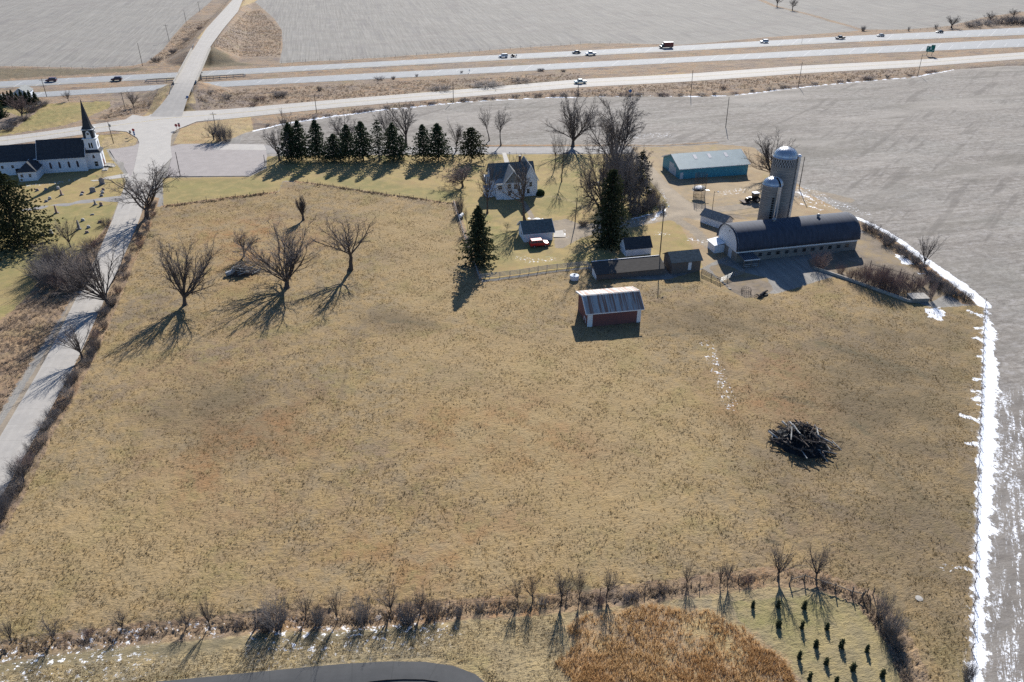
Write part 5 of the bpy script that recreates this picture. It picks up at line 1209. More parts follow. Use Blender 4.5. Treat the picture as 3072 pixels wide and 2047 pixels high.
conifer('cedar', 'slim dark cedar at the right side of the yard grove', (1918, 600), 452, 72, m_needle3, None, .7, 'cedar_tree', clear=.1, top=.45, droop=.05, irregular=.4, whorls=22, per=6, cards=12)
conifer('bigp', 'huge dark spruce at the left edge beside the church', (62, 735), 512, 205, m_needle3, None, .2, clear=.05, top=.5, droop=.38, irregular=.3, whorls=46, per=10, cards=16)
conifer('bigp2', 'dark spruce cut off by the left edge, behind the huge one', (-20, 700), 560, 120, m_needle3, None, 1.1, clear=.05, top=.5, droop=.35, irregular=.28, whorls=30, per=8, cards=12)
for i, (px, py, t_, w_) in enumerate([(4, 352, 296, 40), (8, 318, 274, 24), (20, 315, 277, 22), (32, 314, 274, 22), (43, 313, 270, 22), (56, 313, 279, 22), (70, 313, 270, 22), (83, 312, 273, 22), (95, 312, 271, 22), (110, 312, 276, 26), (-12, 318, 272, 26)]):
    conifer('farrow', 'dark spruce of the short row before the far white house' if i else 'larger dark spruce at the left edge before the far spruce row', (px, py), t_, w_, m_needle, 'spruces of the far left row' if i else None, i * 1.1, clear=.02, top=.75, whorls=24, per=9, cards=11, droop=.3)
GS = 'evergreen saplings planted in the corner plot'
saps = [(2258, 1822), (2334, 1822), (2412, 1825), (2335, 1880), (2405, 1885), (2480, 1888), (2447, 1940), (2523, 1942), (2600, 1955), (2397, 1975), (2478, 1992), (2558, 2010), (2428, 2040), (2508, 2050), (2646, 2030)]
for i, q in enumerate(saps):
    conifer('sap', 'dark green evergreen sapling planted in the corner plot', q, q[1] - 15 - (i * 7 % 5), 10 + (i * 5 % 4), m_needle2, GS, i * .8, 'evergreen_sapling', 'sapling', clear=.0, top=.85, whorls=12, per=6, cards=4, droop=.0)

# ------------------------------------------------------------------ utility poles and lamps
def pole(label, base, top, cross=False, extra=None, r=.14, mat=None, group=None, name='utility_pole', z=None):
    x, y, z0 = at(*base); h = topz(x, y, top[1]) - z0
    # small lean read from the photo
    d = np.array([(top[0] - 1536) / FPX, 0, 0]) - CU * (top[1] - 1023.5) / FPX + CF
    t = (z0 + h - CAMH) / d[2]; lx = d[0] * t - x
    lx = max(-1.2, min(1.2, lx)) * (.5 if abs(lx) < .8 else 1)
    b = empty(name, label, 'pole' if name == 'utility_pole' else 'post', (x, y, z0), 0, group)
    m = MB(); m.tube([(0, 0, -.4), (lx, 0, h)], [r, r * .68], 8); m.build('shaft', mat or m_pole, b)
    if cross:
        m = MB(); m.beam((lx * .95 - 1.15, .05, h - .7), (lx * .95 + 1.15, -.05, h - .7), .1, .12); c = m.build('crossarm', m_pole, b)
        m = MB()
        for s in (-1.05, -.5, .5, 1.05): m.tube([(lx * .95 + s, 0, h - .64), (lx * .95 + s, 0, h - .42)], .05, 6)
        m.build('insulator', m_metal, c)
    if extra == 'transformer':
        m = MB(); m.lathe([(.24, h - 1.7), (.26, h - 1.6), (.26, h - .9), (.2, h - .8)], 12, (lx * .9 + .42, 0)); m.build('transformer', m_metal, b)
    if extra == 'lamp':
        m = MB(); m.tube([(lx * .97, 0, h - .4), (lx * .97 + .9, -.1, h - .1)], .04, 6); a = m.build('lamp_arm', m_metal, b)
        m = MB(); m.lathe([(.1, h - .35), (.24, h - .25), (.2, h - .02), (.06, h + .03)], 12, (lx * .97 + 1.0, -.1)); m.build('lamp_head', m_trim, a)
    return b
for lab, q, t_, kw in [
    ('wooden pole with a crossarm between highway and far spruce row', (141, 292), (122, 236), dict(cross=True)),
    ('bare wooden pole at the corner of the far left field', (428, 199), (412, 129), {}),
    ('wooden pole with a crossarm on the bank left of the bridge', (508, 124), (494, 74), dict(cross=True)),
    ('wooden pole on the bank, second from the top edge', (559, 70), (551, 31), {}),
    ('wooden pole on the bank nearest the top edge', (600, 37), (593, 5), {}),
    ('pale slim pole beside the dark bush below the highway', (379, 339), (361, 276), dict(mat=m_plank, cross=True)),
    ('wooden pole with a transformer in front of the church', (341, 431), (321, 366), dict(extra='transformer')),
    ('wooden pole with a crossarm among the bushes at the road corner', (651, 409), (638, 337), dict(cross=True)),
    ('wooden pole at the snow line right of the road corner', (950, 339), (942, 283), dict(cross=True)),
    ('plain dark pole at the near edge of the parking lot', (541, 529), (527, 457), {}),
    ('wooden pole at the snow line behind the spruce row', (1360, 305), (1360, 245), {}),
    ('wooden pole just below the pickup truck on the frontage road', (1735, 288), (1735, 241), dict(mat=m_plank)),
    ('wooden pole at the snow line left of the lone field pole', (2072, 290), (2077, 211), {}),
    ('wooden pole standing alone in the field behind the pole barn', (2177, 382), (2186, 292), {}),
    ('wooden pole at the snow line, middle one on the right', (2395, 259), (2407, 186), {}),
    ('wooden pole at the snow line below the green highway sign', (2753, 227), (2767, 164), {}),
    ('wooden pole right of the silos', (2397, 567), (2414, 471), {}),
    ('wooden pole with a lamp beside the small white shed', (1979, 771), (1992, 618), dict(extra='lamp')),
    ('slim pole with a lamp behind the milk house', (2137, 628), (2143, 574), dict(extra='lamp', r=.09, mat=m_plank)),
    ('leaning dark pole in the yard between garage and grove', (1724, 679), (1736, 595), {}),
    ('short dark post at the right end of the parking lot', (795, 492), (791, 465), dict(r=.12, name='bollard')),
    ('slim marker post in the highway median', (2405, 131), (2407, 113), dict(r=.08, name='marker_post')),
    ('broken crooked trunk left standing in the bottom hedge', (765, 1884), (772, 1846), dict(r=.12, name='dead_stump', mat=m_bark))]:
    pole(lab, q, t_, **kw)
x, y, z = at(1529, 481)
b = empty('yard_lamp', 'small white globe lamp on a post by the garden path', 'lamp', (x, y, z))
m = MB(); m.tube([(0, 0, -.2), (0, 0, 2.2)], .05, 8); m.build('post', m_black, b)
m = MB(); m.lathe([(.08, 2.2), (.2, 2.35), (.24, 2.5), (.2, 2.68), (.06, 2.8)], 12); m.build('globe', m_trim, b)

# ------------------------------------------------------------------ road signs
m_sred = M("sign_red", (.36, .02, .03), (.3, .02, .03), 3, .5); m_sgreen = M("sign_green", (.0, .16, .125), (.0, .13, .105), 2, .45); m_sblue = M("sign_blue", (.08, .20, .42), (.06, .16, .36), 2, .5)
m_sback = M("sign_back", (.27, .26, .28), (.2, .19, .2), 2, .5); m_orange = M("sign_orange", (.55, .22, .05), (.5, .2, .05), 2, .5)
def sign(label, base, ytop, plates, posts=1, face=0., wid=.6):
    x, y, z = at(*base); H = topz(x, y, ytop) - z; b = empty('road_sign', label, 'sign', (x, y, z), face)
    for k in range(posts):
        px = 0 if posts == 1 else (-wid / 2 + wid * k)
        m = MB(); m.box(px - .045, -.02, -.3, px + .045, .06, H - .1); m.build('post', m_steel, b)
    for kind, z0, w_, h_, mt in plates:
        m = MB(); zc = H - z0 - h_ / 2
        if kind == 'oct': pr = [(w_ / 2 * math.cos(R(22.5 + 45 * k)) * 1.08, zc + w_ / 2 * math.sin(R(22.5 + 45 * k)) * 1.08) for k in range(8)]
        elif kind == 'dia': pr = [(0, zc - h_ / 2), (w_ / 2, zc), (0, zc + h_ / 2), (-w_ / 2, zc)]
        else: pr = [(-w_ / 2, zc - h_ / 2), (w_ / 2, zc - h_ / 2), (w_ / 2, zc + h_ / 2), (-w_ / 2, zc + h_ / 2)]
        m.prism(pr, -.06, -.025); fix_normals(m.build('plate', mt, b))
    return b
def lettering(par, word, size, loc, mat):
    cu = bpy.data.curves.new('legend', 'FONT'); cu.body = word; cu.size = size; cu.align_x = 'CENTER'; cu.align_y = 'CENTER'; cu.extrude = .006
    t = bpy.data.objects.new('legend', cu); COL.objects.link(t); dg = bpy.context.evaluated_depsgraph_get()
    me = bpy.data.meshes.new_from_object(t.evaluated_get(dg)); bpy.data.objects.remove(t)
    o = bpy.data.objects.new('legend', me); me.materials.append(mat); COL.objects.link(o); o.parent = par; o.location = loc; o.rotation_euler = (R(90), 0, 0); return o
b = sign('red octagonal stop sign at the corner, left of the red square sign', (531, 391), 372, [('oct', 0, 1.05, 1.05, m_sred)]); lettering(b, "STOP", .34, (0, -.07, topz(*at(531, 391)[:2], 372) - .53), m_white)
sign('small red and grey sign right of the stop sign at the road corner', (540, 391), 369, [('rect', 0, .75, .5, m_sback), ('rect', .52, .75, .9, m_sred)])
b = sign('stop sign above a stack of blue road signs by the church corner', (405, 413), 386, [('oct', 0, .95, .95, m_sred), ('rect', 1.0, .6, .7, m_sblue), ('rect', 1.75, .6, .7, m_sblue)])
sign('grey sign seen from behind on the church corner', (393, 409), 392, [('rect', 0, .7, 1.0, m_sback)])
sign('blue and orange sign at the inner bend right of the overpass road', (566, 311), 288, [('rect', 0, 1.0, .8, m_sblue), ('rect', .85, .7, .7, m_orange)])
sign('blue grey diamond sign beside the ditch of the frontage road', (1890, 283), 267, [('dia', 0, 1.7, 1.7, m_sblue)])
sign('pale marker sign on the bank below the eastbound lanes', (1408, 219), 209, [('rect', 0, .5, .7, m_bluewhite)])
x, y, z = at(2787, 167.5); H = topz(x, y, 135) - z
b = empty('highway_sign', 'green highway sign with a raised tab on two posts', 'sign', (x, y, z), R(-24))
for px in (-1.2, 1.2):
    m = MB(); m.box(px - .1, 0, -.4, px + .1, .16, H - .5); m.build('post', m_steel, b)
m = MB(); m.box(-2.0, -.08, H - 3.6, 2.0, -.01, H - .75); pp = m.build('panel', m_sgreen, b)
m = MB(); m.box(.1, -.08, H - .745, 2.0, -.01, H); m.build('tab', m_sgreen, b)
m = MB(); m.box(-1.7, -.1, H - 1.9, -1.0, -.082, H - 1.1); m.box(-.2, -.1, H - 2.5, .5, -.082, H - 1.2); m.box(-1.3, -.1, H - 2.9, -.5, -.082, H - 2.55); m.box(1.0, -.1, H - 2.9, 1.6, -.082, H - 2.5); m.box(-1.2, -.1, H - 3.35, 1.1, -.082, H - 3.2)
m.build('legend', M("sign_legend", (.45, .6, .58), (.4, .55, .53), 3, .5), pp)

# ------------------------------------------------------------------ vehicles
m_tyre = M("tyre", (.012, .012, .013), (.02, .02, .02), 5, .9)
m_lampw = M("head_lamp", (.75, .76, .74), (.6, .6, .6), 6, .2); m_lampr = M("tail_lamp", (.4, .01, .01), (.3, .01, .01), 6, .3)
def paint(nm, c): return M("paint_" + nm, c, tuple(x * .85 for x in c), 1, .28, spec=.6)
def vehicle(kind, label, base, paintc, rz, name, cat):
    x, y, z = at(*base); b = empty(name, label, cat, (x, y, z + .12), rz); L, Wd = {'car': (4.6, 1.8), 'suv': (4.8, 1.9), 'pickup': (5.7, 2.0), 'van': (7.6, 2.4)}[kind]; p = paint(*paintc)
    hl = L / 2   # front points to -x
    if kind == 'car': body = [(-hl, .35), (-hl, .62), (-hl + .25, .78), (-hl + 1.2, .9), (hl - .9, .95), (hl - .1, .92), (hl, .7), (hl, .35)]; cab = [(-hl + 1.1, .88), (-hl + 1.95, 1.42), (hl - 1.35, 1.44), (hl - .45, .93)]
    elif kind == 'suv': body = [(-hl, .4), (-hl, .8), (-hl + .2, .98), (-hl + 1.25, 1.08), (hl - .05, 1.12), (hl, .9), (hl, .42)]; cab = [(-hl + 1.15, 1.06), (-hl + 1.85, 1.74), (hl - .4, 1.76), (hl - .06, 1.1)]
    elif kind == 'pickup': body = [(-hl, .45), (-hl, .9), (-hl + .2, 1.05), (-hl + 1.5, 1.15), (-hl + 3.4, 1.15), (hl, 1.12), (hl, .5)]; cab = [(-hl + 1.35, 1.13), (-hl + 2.0, 1.85), (-hl + 3.45, 1.87), (-hl + 3.75, 1.13)]
    else: body = [(-hl, .45), (-hl, 1.1), (-hl + .25, 1.3), (-hl + 1.2, 1.4), (-hl + 2.2, 1.4), (-hl + 2.2, .9), (hl, .9), (hl, .5)]; cab = [(-hl + 1.0, 1.35), (-hl + 1.5, 2.15), (-hl + 2.25, 2.2), (-hl + 2.25, 1.35)]
    m = MB()
    n = len(body); wl = Wd / 2; ins = .10
    def sect(yy, k): return [(q[0] * (1 - k), yy, q[1]) for q in body]
    secs = [sect(-wl + .0, .035), sect(-wl + ins, 0), sect(wl - ins, 0), sect(wl, .035)]
    for s in secs: m.v += s
    for j in range(3):
        for i in range(n): a = j * n + i; c = j * n + (i + 1) % n; m.f.append((a, c, c + n, a + n))
    m.f.append(tuple(range(n))); m.f.append(tuple(range(4 * n - 1, 3 * n - 1, -1)))
    bo = fix_normals(m.build('body', p, b))
    m = MB(); wt = wl * .80; wb = wl * .96
    lo = [cab[0], cab[3]]; hi = [cab[1], cab[2]]
    vs = [(lo[0][0], -wb, lo[0][1]), (lo[1][0], -wb, lo[1][1]), (hi[1][0], -wt, hi[1][1]), (hi[0][0], -wt, hi[0][1]), (lo[0][0], wb, lo[0][1]), (lo[1][0], wb, lo[1][1]), (hi[1][0], wt, hi[1][1]), (hi[0][0], wt, hi[0][1])]
    m.add(vs, [(0, 1, 2, 3), (7, 6, 5, 4), (0, 4, 5, 1), (1, 5, 6, 2), (2, 6, 7, 3), (3, 7, 4, 0)]); fix_normals(m.build('windows', m_glass, b))
    m = MB(); m.box(hi[0][0] - .06, -wt - .03, hi[0][1] - .03, hi[1][0] + .06, wt + .03, hi[0][1] + .06)
    for s in (-1, 1):
        for u0, u1 in ((vs[0], vs[3]), (vs[1], vs[2])): m.beam((u0[0], s * wb, u0[2]), (u1[0], s * (wt + .01), u1[2]), .09)
        mx = (lo[0][0] + lo[1][0]) / 2 + .1; m.beam((mx, s * (wb + .0), lo[0][1]), (mx, s * (wt + .01), hi[0][1]), .08)
    m.build('roof', p, b)
    if kind == 'pickup':
        m = MB(); m.box(-hl + 3.8, -wl + .14, 1.1, hl - .1, wl - .14, 1.165); m.build('cargo_bed', m_black, b)
    if kind == 'van':
        m = MB(); m.box(-hl + 2.3, -wl - .05, .85, hl, wl + .05, 3.1); m.build('cargo_box', paint('box_red', (.16, .02, .022)), b)
        m = MB(); m.box(-hl + 2.25, -wl - .08, 3.1, hl + .05, wl + .08, 3.16); m.build('box_roof', m_trim, b)
    tm = None
    for fx in (-hl + .95, hl - .95):
        for s in (-1, 1):
            if tm is None:
                m = MB(); prr = [(.36 * math.cos(2 * math.pi * k / 14), .36 * math.sin(2 * math.pi * k / 14) + .24) for k in range(14)]; m.prism(prr, -.12, .12); w_ = fix_normals(m.build('wheel', m_tyre, b)); tm = w_
                m = MB(); prr = [(.2 * math.cos(2 * math.pi * k / 10), .2 * math.sin(2 * math.pi * k / 10) + .24) for k in range(10)]; m.prism(prr, -.13, .13); r_ = fix_normals(m.build('rim', m_metal, w_)); rm_ = r_
            else:
                w_ = tm.copy(); COL.objects.link(w_); r_ = rm_.copy(); COL.objects.link(r_); r_.parent = w_
            w_.location = (fx, s * (wl - .08), 0)
    zf = body[1][1] - .12
    for s in (-1, 1):
        m = MB(); m.box(-hl - .02, s * (wl - .38) - .17, zf - .1, -hl + .1, s * (wl - .38) + .17, zf + .1); m.build('headlight', m_lampw, b)
        m = MB(); m.box(hl - .08, s * (wl - .3) - .13, .75, hl + .02, s * (wl - .3) + .13, .92); m.build('tail_light', m_lampr, b)
    return b
hw = R(11)
vehicle('suv', 'dark red car on the highway, farthest left of all cars', (155, 246), ('maroon', (.09, .012, .03)), hw, 'parked_car'.replace('parked_', ''), 'car')
vehicle('suv', 'dark red suv on the highway just left of the bridge', (351, 243), ('dark_red', (.055, .008, .018)), hw, 'suv', 'car')
wsv = vehicle('suv', 'white suv pulling a small trailer on the highway', (1510, 173), ('white', (.72, .74, .76)), hw, 'suv', 'car')
vehicle('car', 'dark hatchback just ahead of the white pickup on the highway', (1729, 161), ('charcoal', (.02, .025, .03)), hw, 'car', 'car')
vehicle('pickup', 'white pickup behind the dark hatchback on the highway', (1772, 166), ('white', (.72, .74, .76)), hw, 'pickup_truck', 'pickup')
vehicle('van', 'dark green box van with a red cargo box on the highway', (1998, 145), ('dark_green', (.02, .05, .045)), hw, 'box_van', 'van')
vehicle('suv', 'white suv alone on the highway right of the box van', (2292, 129), ('white', (.72, .74, .76)), hw, 'suv', 'car')
vehicle('pickup', 'black pickup on the highway toward the right', (2520, 118), ('black', (.012, .013, .015)), hw, 'pickup_truck', 'pickup')
vehicle('car', 'silver car on the highway right of the black pickup', (2641, 110), ('silver', (.42, .45, .46)), hw, 'car', 'car')
vehicle('car', 'dark car on the highway, farthest right of all cars', (2818, 99), ('slate', (.07, .08, .09)), hw, 'car', 'car')
vehicle('pickup', 'white and green pickup driving on the frontage road', (1741, 251), ('mint', (.50, .60, .57)), hw, 'pickup_truck', 'pickup')
vehicle('suv', 'bright red car parked beside the white garage', (1617, 739), ('red', (.50, .012, .022)), R(13) + math.pi, 'parked_car', 'car')
x, y, z = at(1540, 171.5)
b = empty('trailer', 'small dark loaded trailer behind the white suv', 'trailer', (x, y, z), hw)
m = MB(); m.box(-1.4, -.85, .5, 1.7, .85, .62); m.beam((-2.4, 0, .5), (-1.4, 0, .55), .1); m.build('bed', m_steel, b)
m = MB(); m.box(-1.0, -.5, .62, .6, .5, 1.15); m.box(-.8, -.4, 1.15, -.2, .4, 1.75); m.build('load', m_black, b)
m = MB(); m.box(1.62, -.85, .6, 1.72, .85, 1.5); m.build('tailgate', m_trim, b)
for s in (-1, 1):
    m = MB(); m.prism([(.3 * math.cos(2 * math.pi * k / 12), .3 * math.sin(2 * math.pi * k / 12) + .3) for k in range(12)], s * .95 - .09, s * .95 + .09); fix_normals(m.build('wheel', m_tyre, b))
# dark tractor beside the silos
x, y, z = at(2258, 606)
b = empty('tractor', 'dark tractor with a white cab roof standing left of the silos', 'tractor', (x, y, z), R(18))
m = MB(); m.prism([(-2.2, .7), (-2.2, 1.35), (-.3, 1.55), (1.4, 1.5), (1.4, .7)], -.45, .45); fix_normals(m.build('body', m_black, b))
m = MB(); m.box(-.2, -.7, 1.5, 1.3, .7, 2.6); m.build('cab', m_glass, b)
m = MB(); m.box(-.35, -.82, 2.6, 1.45, .82, 2.75); m.build('cab_roof', m_snow, b)
m = MB(); m.lathe([(.42, 1.5), (.42, 1.62), (.1, 1.66)], 10, (-1.3, 0)); m.build('snow_cover', m_snow, b)
for fx, rr, yy, wd in ((.8, .85, .95, .26), (.8, .85, -.95, .26), (-1.7, .5, .75, .16), (-1.7, .5, -.75, .16)):
    m = MB(); m.prism([(fx + rr * math.cos(2 * math.pi * k / 18), rr + rr * math.sin(2 * math.pi * k / 18)) for k in range(18)], yy - wd, yy + wd); w_ = fix_normals(m.build('wheel', m_tyre, b))
    m = MB(); m.prism([(fx + rr * .5 * math.cos(2 * math.pi * k / 12), rr + rr * .5 * math.sin(2 * math.pi * k / 12)) for k in range(12)], yy - wd - .01, yy + wd + .01); fix_normals(m.build('rim', m_metal, w_))
m = MB(); m.box(-3.6, -1.2, .25, -2.3, 1.2, .5); m.beam((-2.3, -.5, .4), (-1.2, -.5, .8), .12); m.beam((-2.3, .5, .4), (-1.2, .5, .8), .12); m.build('front_loader', m_steel, b)

# ------------------------------------------------------------------ fences
def fence(label, pts, rails, hgt, step, mat, pw=.12, rw=(.04, .13), name='board_fence', group=None, lean=0.):
    P = [at(*q) for q in pts]; o0 = Vector((P[0][0], P[0][1], 0)); b = empty(name, label, 'fence', tuple(o0), 0, group); Q = [Vector(p) - o0 for p in P]
    m = MB()
    for i in range(len(Q) - 1):
        L = (Q[i + 1] - Q[i]).length; n = max(1, int(L / 4))
        for k in range(n):
            a, c = Q[i].lerp(Q[i + 1], k / n), Q[i].lerp(Q[i + 1], (k + 1) / n)
            a.z = hz(a.x + o0.x, a.y + o0.y); c.z = hz(c.x + o0.x, c.y + o0.y)
            for z in rails: m.beam(a + Vector((0, 0, z)), c + Vector((0, 0, z)), rw[0], rw[1])
    m.build('rails' if rw[1] > .05 else 'wires', mat, b)
    pm_ = None; rg = random.Random(len(label))
    for i in range(len(Q) - 1):
        L = (Q[i + 1] - Q[i]).length; n = max(1, round(L / step))
        for k in range(n + (1 if i == len(Q) - 2 else 0)):
            p = Q[i].lerp(Q[i + 1], k / n)
            if pm_ is None: q = MB(); q.tube([(0, 0, -.2), (0, 0, hgt)], [pw * .6, pw * .5], 6); pm_ = q.build('post', m_plank if mat is not m_fencew else mat, b); c = pm_
            else: c = pm_.copy(); COL.objects.link(c); c.parent = b
            c.location = (p.x, p.y, hz(p.x + o0.x, p.y + o0.y)); c.rotation_euler = (rg.gauss(0, lean), rg.gauss(0, lean), 0); c.scale = (1, 1, 1 + rg.gauss(0, .06))
    return b
fence('grey board fence along the near side of the house yard', [(1439, 838), (1560, 824), (1641, 811), (1761, 799), (1780, 818)], (.3, .6, .9, 1.2), 1.35, 2.4, m_fencew)
fence('pale plank fence along the left side of the house yard', [(1361, 611), (1393, 710), (1415, 775), (1438, 837)], (.45, 1.0), 1.15, 3.0, m_fencew, rw=(.05, .2))
fence('dark rail fence between the plank shed and the barnyard gate', [(2104, 822), (2133, 837), (2160, 849)], (.3, .6, .9, 1.2), 1.4, 3.0, m_plank)
fence('pale metal gate panels in front of the lean-to', [(2160, 849), (2202, 830), (2231, 824)], (.25, .5, .75, 1.0, 1.2), 1.3, 3.0, m_metal, rw=(.04, .07), name='gate_panel')
fence('wire fence along the lawn from the parking lot corner', [(490, 620), (620, 604), (750, 588), (832, 577)], (.5, .9), 1.15, 4.5, m_steel, rw=(.02, .02), name='wire_fence')
fence('wire fence along the lawn below the spruce row', [(886, 546), (1000, 563), (1120, 580), (1240, 597), (1361, 613)], (.5, .9), 1.2, 5.0, m_steel, rw=(.02, .02), name='wire_fence')
fence('wire fence running beside the snow strip on the right', [(2956, 908), (2950, 1000), (2942, 1200), (2932, 1450), (2924, 1700), (2914, 1950), (2908, 2100)], (.4, .7, 1.0), 1.2, 3.5, m_steel, pw=.09, rw=(.02, .02), name='wire_fence', lean=.03)
fence('old leaning post and rail fence above the evergreen saplings', [(2368, 1752), (2412, 1740), (2505, 1770), (2555, 1788), (2585, 1795)], (.8,), 1.3, 3.2, m_plank, pw=.16, rw=(.08, .09), name='post_fence', lean=.12)
fence('loose group of old posts at the corner of the post fence', [(2585, 1790), (2600, 1782), (2618, 1786), (2612, 1800)], (), 1.2, 1.1, m_plank, pw=.14, rw=(.08, .09), name='post_fence', lean=.2)
fence('wire fence along the bottom hedge', [(1200, 1832), (1500, 1812), (1800, 1786), (1935, 1775), (2100, 1752), (2330, 1728)], (.5, .9), 1.2, 5.0, m_steel, pw=.1, rw=(.02, .02), name='wire_fence', lean=.05)
fence('right of way wire fence between the far field and the highway', [(0, 201), (150, 203), (280, 206), (400, 200)], (.5, 1.0), 1.2, 6, m_steel, rw=(.03, .03), name='wire_fence')
fence('right of way wire fence along the wide far field', [(845, 190), (1024, 182), (1250, 166), (1500, 150), (1770, 130), (1890, 131)], (.5, 1.0), 1.2, 6, m_steel, rw=(.03, .03), name='wire_fence')
fence('wire fence above the highway at the right', [(2600, 94), (2720, 94), (2860, 83), (2950, 62), (3060, 42)], (.5, 1.0), 1.2, 6, m_steel, rw=(.03, .03), name='wire_fence')
fence('low post fence inside the overgrown barnyard', [(2610, 800), (2650, 812), (2700, 825), (2735, 835), (2760, 850)], (.7,), 1.5, 3.0, m_plank, pw=.16, rw=(.08, .1), name='post_fence', lean=.1)
fence('wire fence along the garden edge of the far left yard', [(0, 400), (30, 392), (60, 370), (90, 345), (118, 328)], (.5, .9), 1.1, 4, m_steel, rw=(.03, .03), name='wire_fence')
# barnyard wall and end slab
wp = [at(*q) for q in ((2440, 806), (2520, 833), (2620, 868), (2720, 905), (2740, 908))]
b = empty('barnyard_wall', 'low concrete retaining wall along the lower edge of the barnyard', 'wall', (wp[0][0], wp[0][1], 0)); o0 = Vector((wp[0][0], wp[0][1], 0)); m = MB()
for i in range(4): m.beam(Vector(wp[i]) - o0 + Vector((0, 0, .15)), Vector(wp[i + 1]) - o0 + Vector((0, 0, .15)), .35, .9)
m.build('wall', m_conc, b)
b = empty('concrete_slab', 'concrete slab on a raised block at the corner of the barnyard', 'slab', at(2735, 908), R(3))
m = MB(); m.box(0, -.2, -.2, 3.6, 2.4, .95); m.build('block', m_block, b); m = MB(); m.box(-.1, -.3, .95, 3.7, 2.5, 1.05); m.build('slab', m_conc, b)

# ------------------------------------------------------------------ small things of the farm
b = empty('water_tank', 'round white water tank by the grey board fence', 'tank', at(1723, 838))
m = MB(); m.lathe([(1.0, 0), (1.05, .7), (1.0, .95)], 24); m.build('drum', m_trim, b); m = MB(); m.lathe([(1.08, .95), (1.0, 1.02), (.3, 1.15), (.12, 1.2)], 24); m.build('lid', m_bluewhite, b); m = MB(); m.lathe([(.14, 1.2), (.14, 1.3)], 10); m.build('cap', m_black, b)
b = empty('gas_tank', 'white gas tank by the fence left of the blue green spruce', 'tank', at(1384, 655), R(70))
m = MB(); pts = []; m.tube([(-1.1, 0, .8), (-1.0, 0, .8), (-.9, 0, .8), (.9, 0, .8), (1.0, 0, .8), (1.1, 0, .8)], [.1, .35, .45, .45, .35, .1], 14); m.build('vessel', m_trim, b)
m = MB(); m.box(-.7, -.3, -.1, -.5, .3, .45); m.box(.5, -.3, -.1, .7, .3, .45); m.build('saddle', m_conc, b); m = MB(); m.lathe([(.14, 1.2), (.14, 1.4)], 10); m.build('valve_cover', m_metal, b)
b = empty('feed_ring', 'round rusty wire ring lying in the barnyard rubble', 'feeder', at(2238, 878))
m = MB()
for z in (.1, .5, .9): m.tube([(1.1 * math.cos(t), 1.1 * math.sin(t), z) for t in np.linspace(0, 6.283, 20)], .035, 5, False)
for k in range(14): m.tube([(1.1 * math.cos(k * .449), 1.1 * math.sin(k * .449), 0), (1.1 * math.cos(k * .449), 1.1 * math.sin(k * .449), .95)], .03, 4)
m.build('ring', m_steel, b)
b = empty('old_tyre', 'old tyre lying beside the uprooted stump below the barn', 'tyre', at(2293, 885)); m = MB()
m.lathe([(.35, 0), (.75, .02), (.85, .15), (.75, .3), (.35, .3)], 20); m.build('tyre', m_tyre, b)
b = empty('uprooted_stump', 'dark uprooted stump with spreading roots below the barn', 'stump', at(2277, 892)); m = MB(); rg = random.Random(4)
m.tube([(0, 0, .2), (1.2, 1.2, .6), (2.4, 2.4, .45)], [.3, .24, .2], 8); m.build('log', m_bark, b); m = MB()
for k in range(9):
    a = k * .7; m.tube([(0, 0, .35), (.5 * math.cos(a), .5 * math.sin(a), .5 + .2 * math.sin(k * 2)), (1.2 * math.cos(a), 1.1 * math.sin(a), .1)], [.14, .09, .03], 5)
m.build('roots', m_bark, b)
b = empty('stepping_stone', 'pale flat stone ring in the lower right pasture', 'stone', at(2757, 1796)); m = MB(); m.lathe([(.45, -.05), (.48, .06), (.2, .08)], 12); m.build('stone', m_conc, b)
b = empty('junk_pile', 'pale scrap pile under the left edge of the yard grove', 'scrap pile', at(1778, 553), .2); rg = random.Random(6)
for k in range(7):
    m = MB(); u, v_ = rg.uniform(-1.6, 1.6), rg.uniform(-.8, .8); m.beam((u - .9, v_, .15 + k * .06), (u + .9, v_ + rg.uniform(-.4, .4), .2 + k * .07), .35, .08); m.build('board', (m_bluewhite, m_metal, m_plank)[k % 3], b)
def rubble(label, spots, mat, nm, sc=.35, seed=2):
    rg = random.Random(seed)
    for q in spots:
        x, y, z = at(*q); m = MB(); n = 7; s = sc * rg.uniform(.6, 1.3)
        m.lathe([(s * .7, -.05), (s, s * .3), (s * .6, s * .6), (s * .15, s * .68)], n); m.v = [(a * rg.uniform(.75, 1.25), c * rg.uniform(.75, 1.25), d) for a, c, d in m.v]
        o = m.build(nm, mat); o.location = (x, y, z); tag(o, label, 'rock', nm.replace('_', ' ') + 's at the gate of the barnyard')
rubble('pale rock in the rubble edge below the barnyard gate', [(2163, 842), (2168, 848), (2174, 853), (2181, 858), (2187, 866), (2190, 868), (2160, 838), (2153, 836)], m_conc, 'rubble_stone')

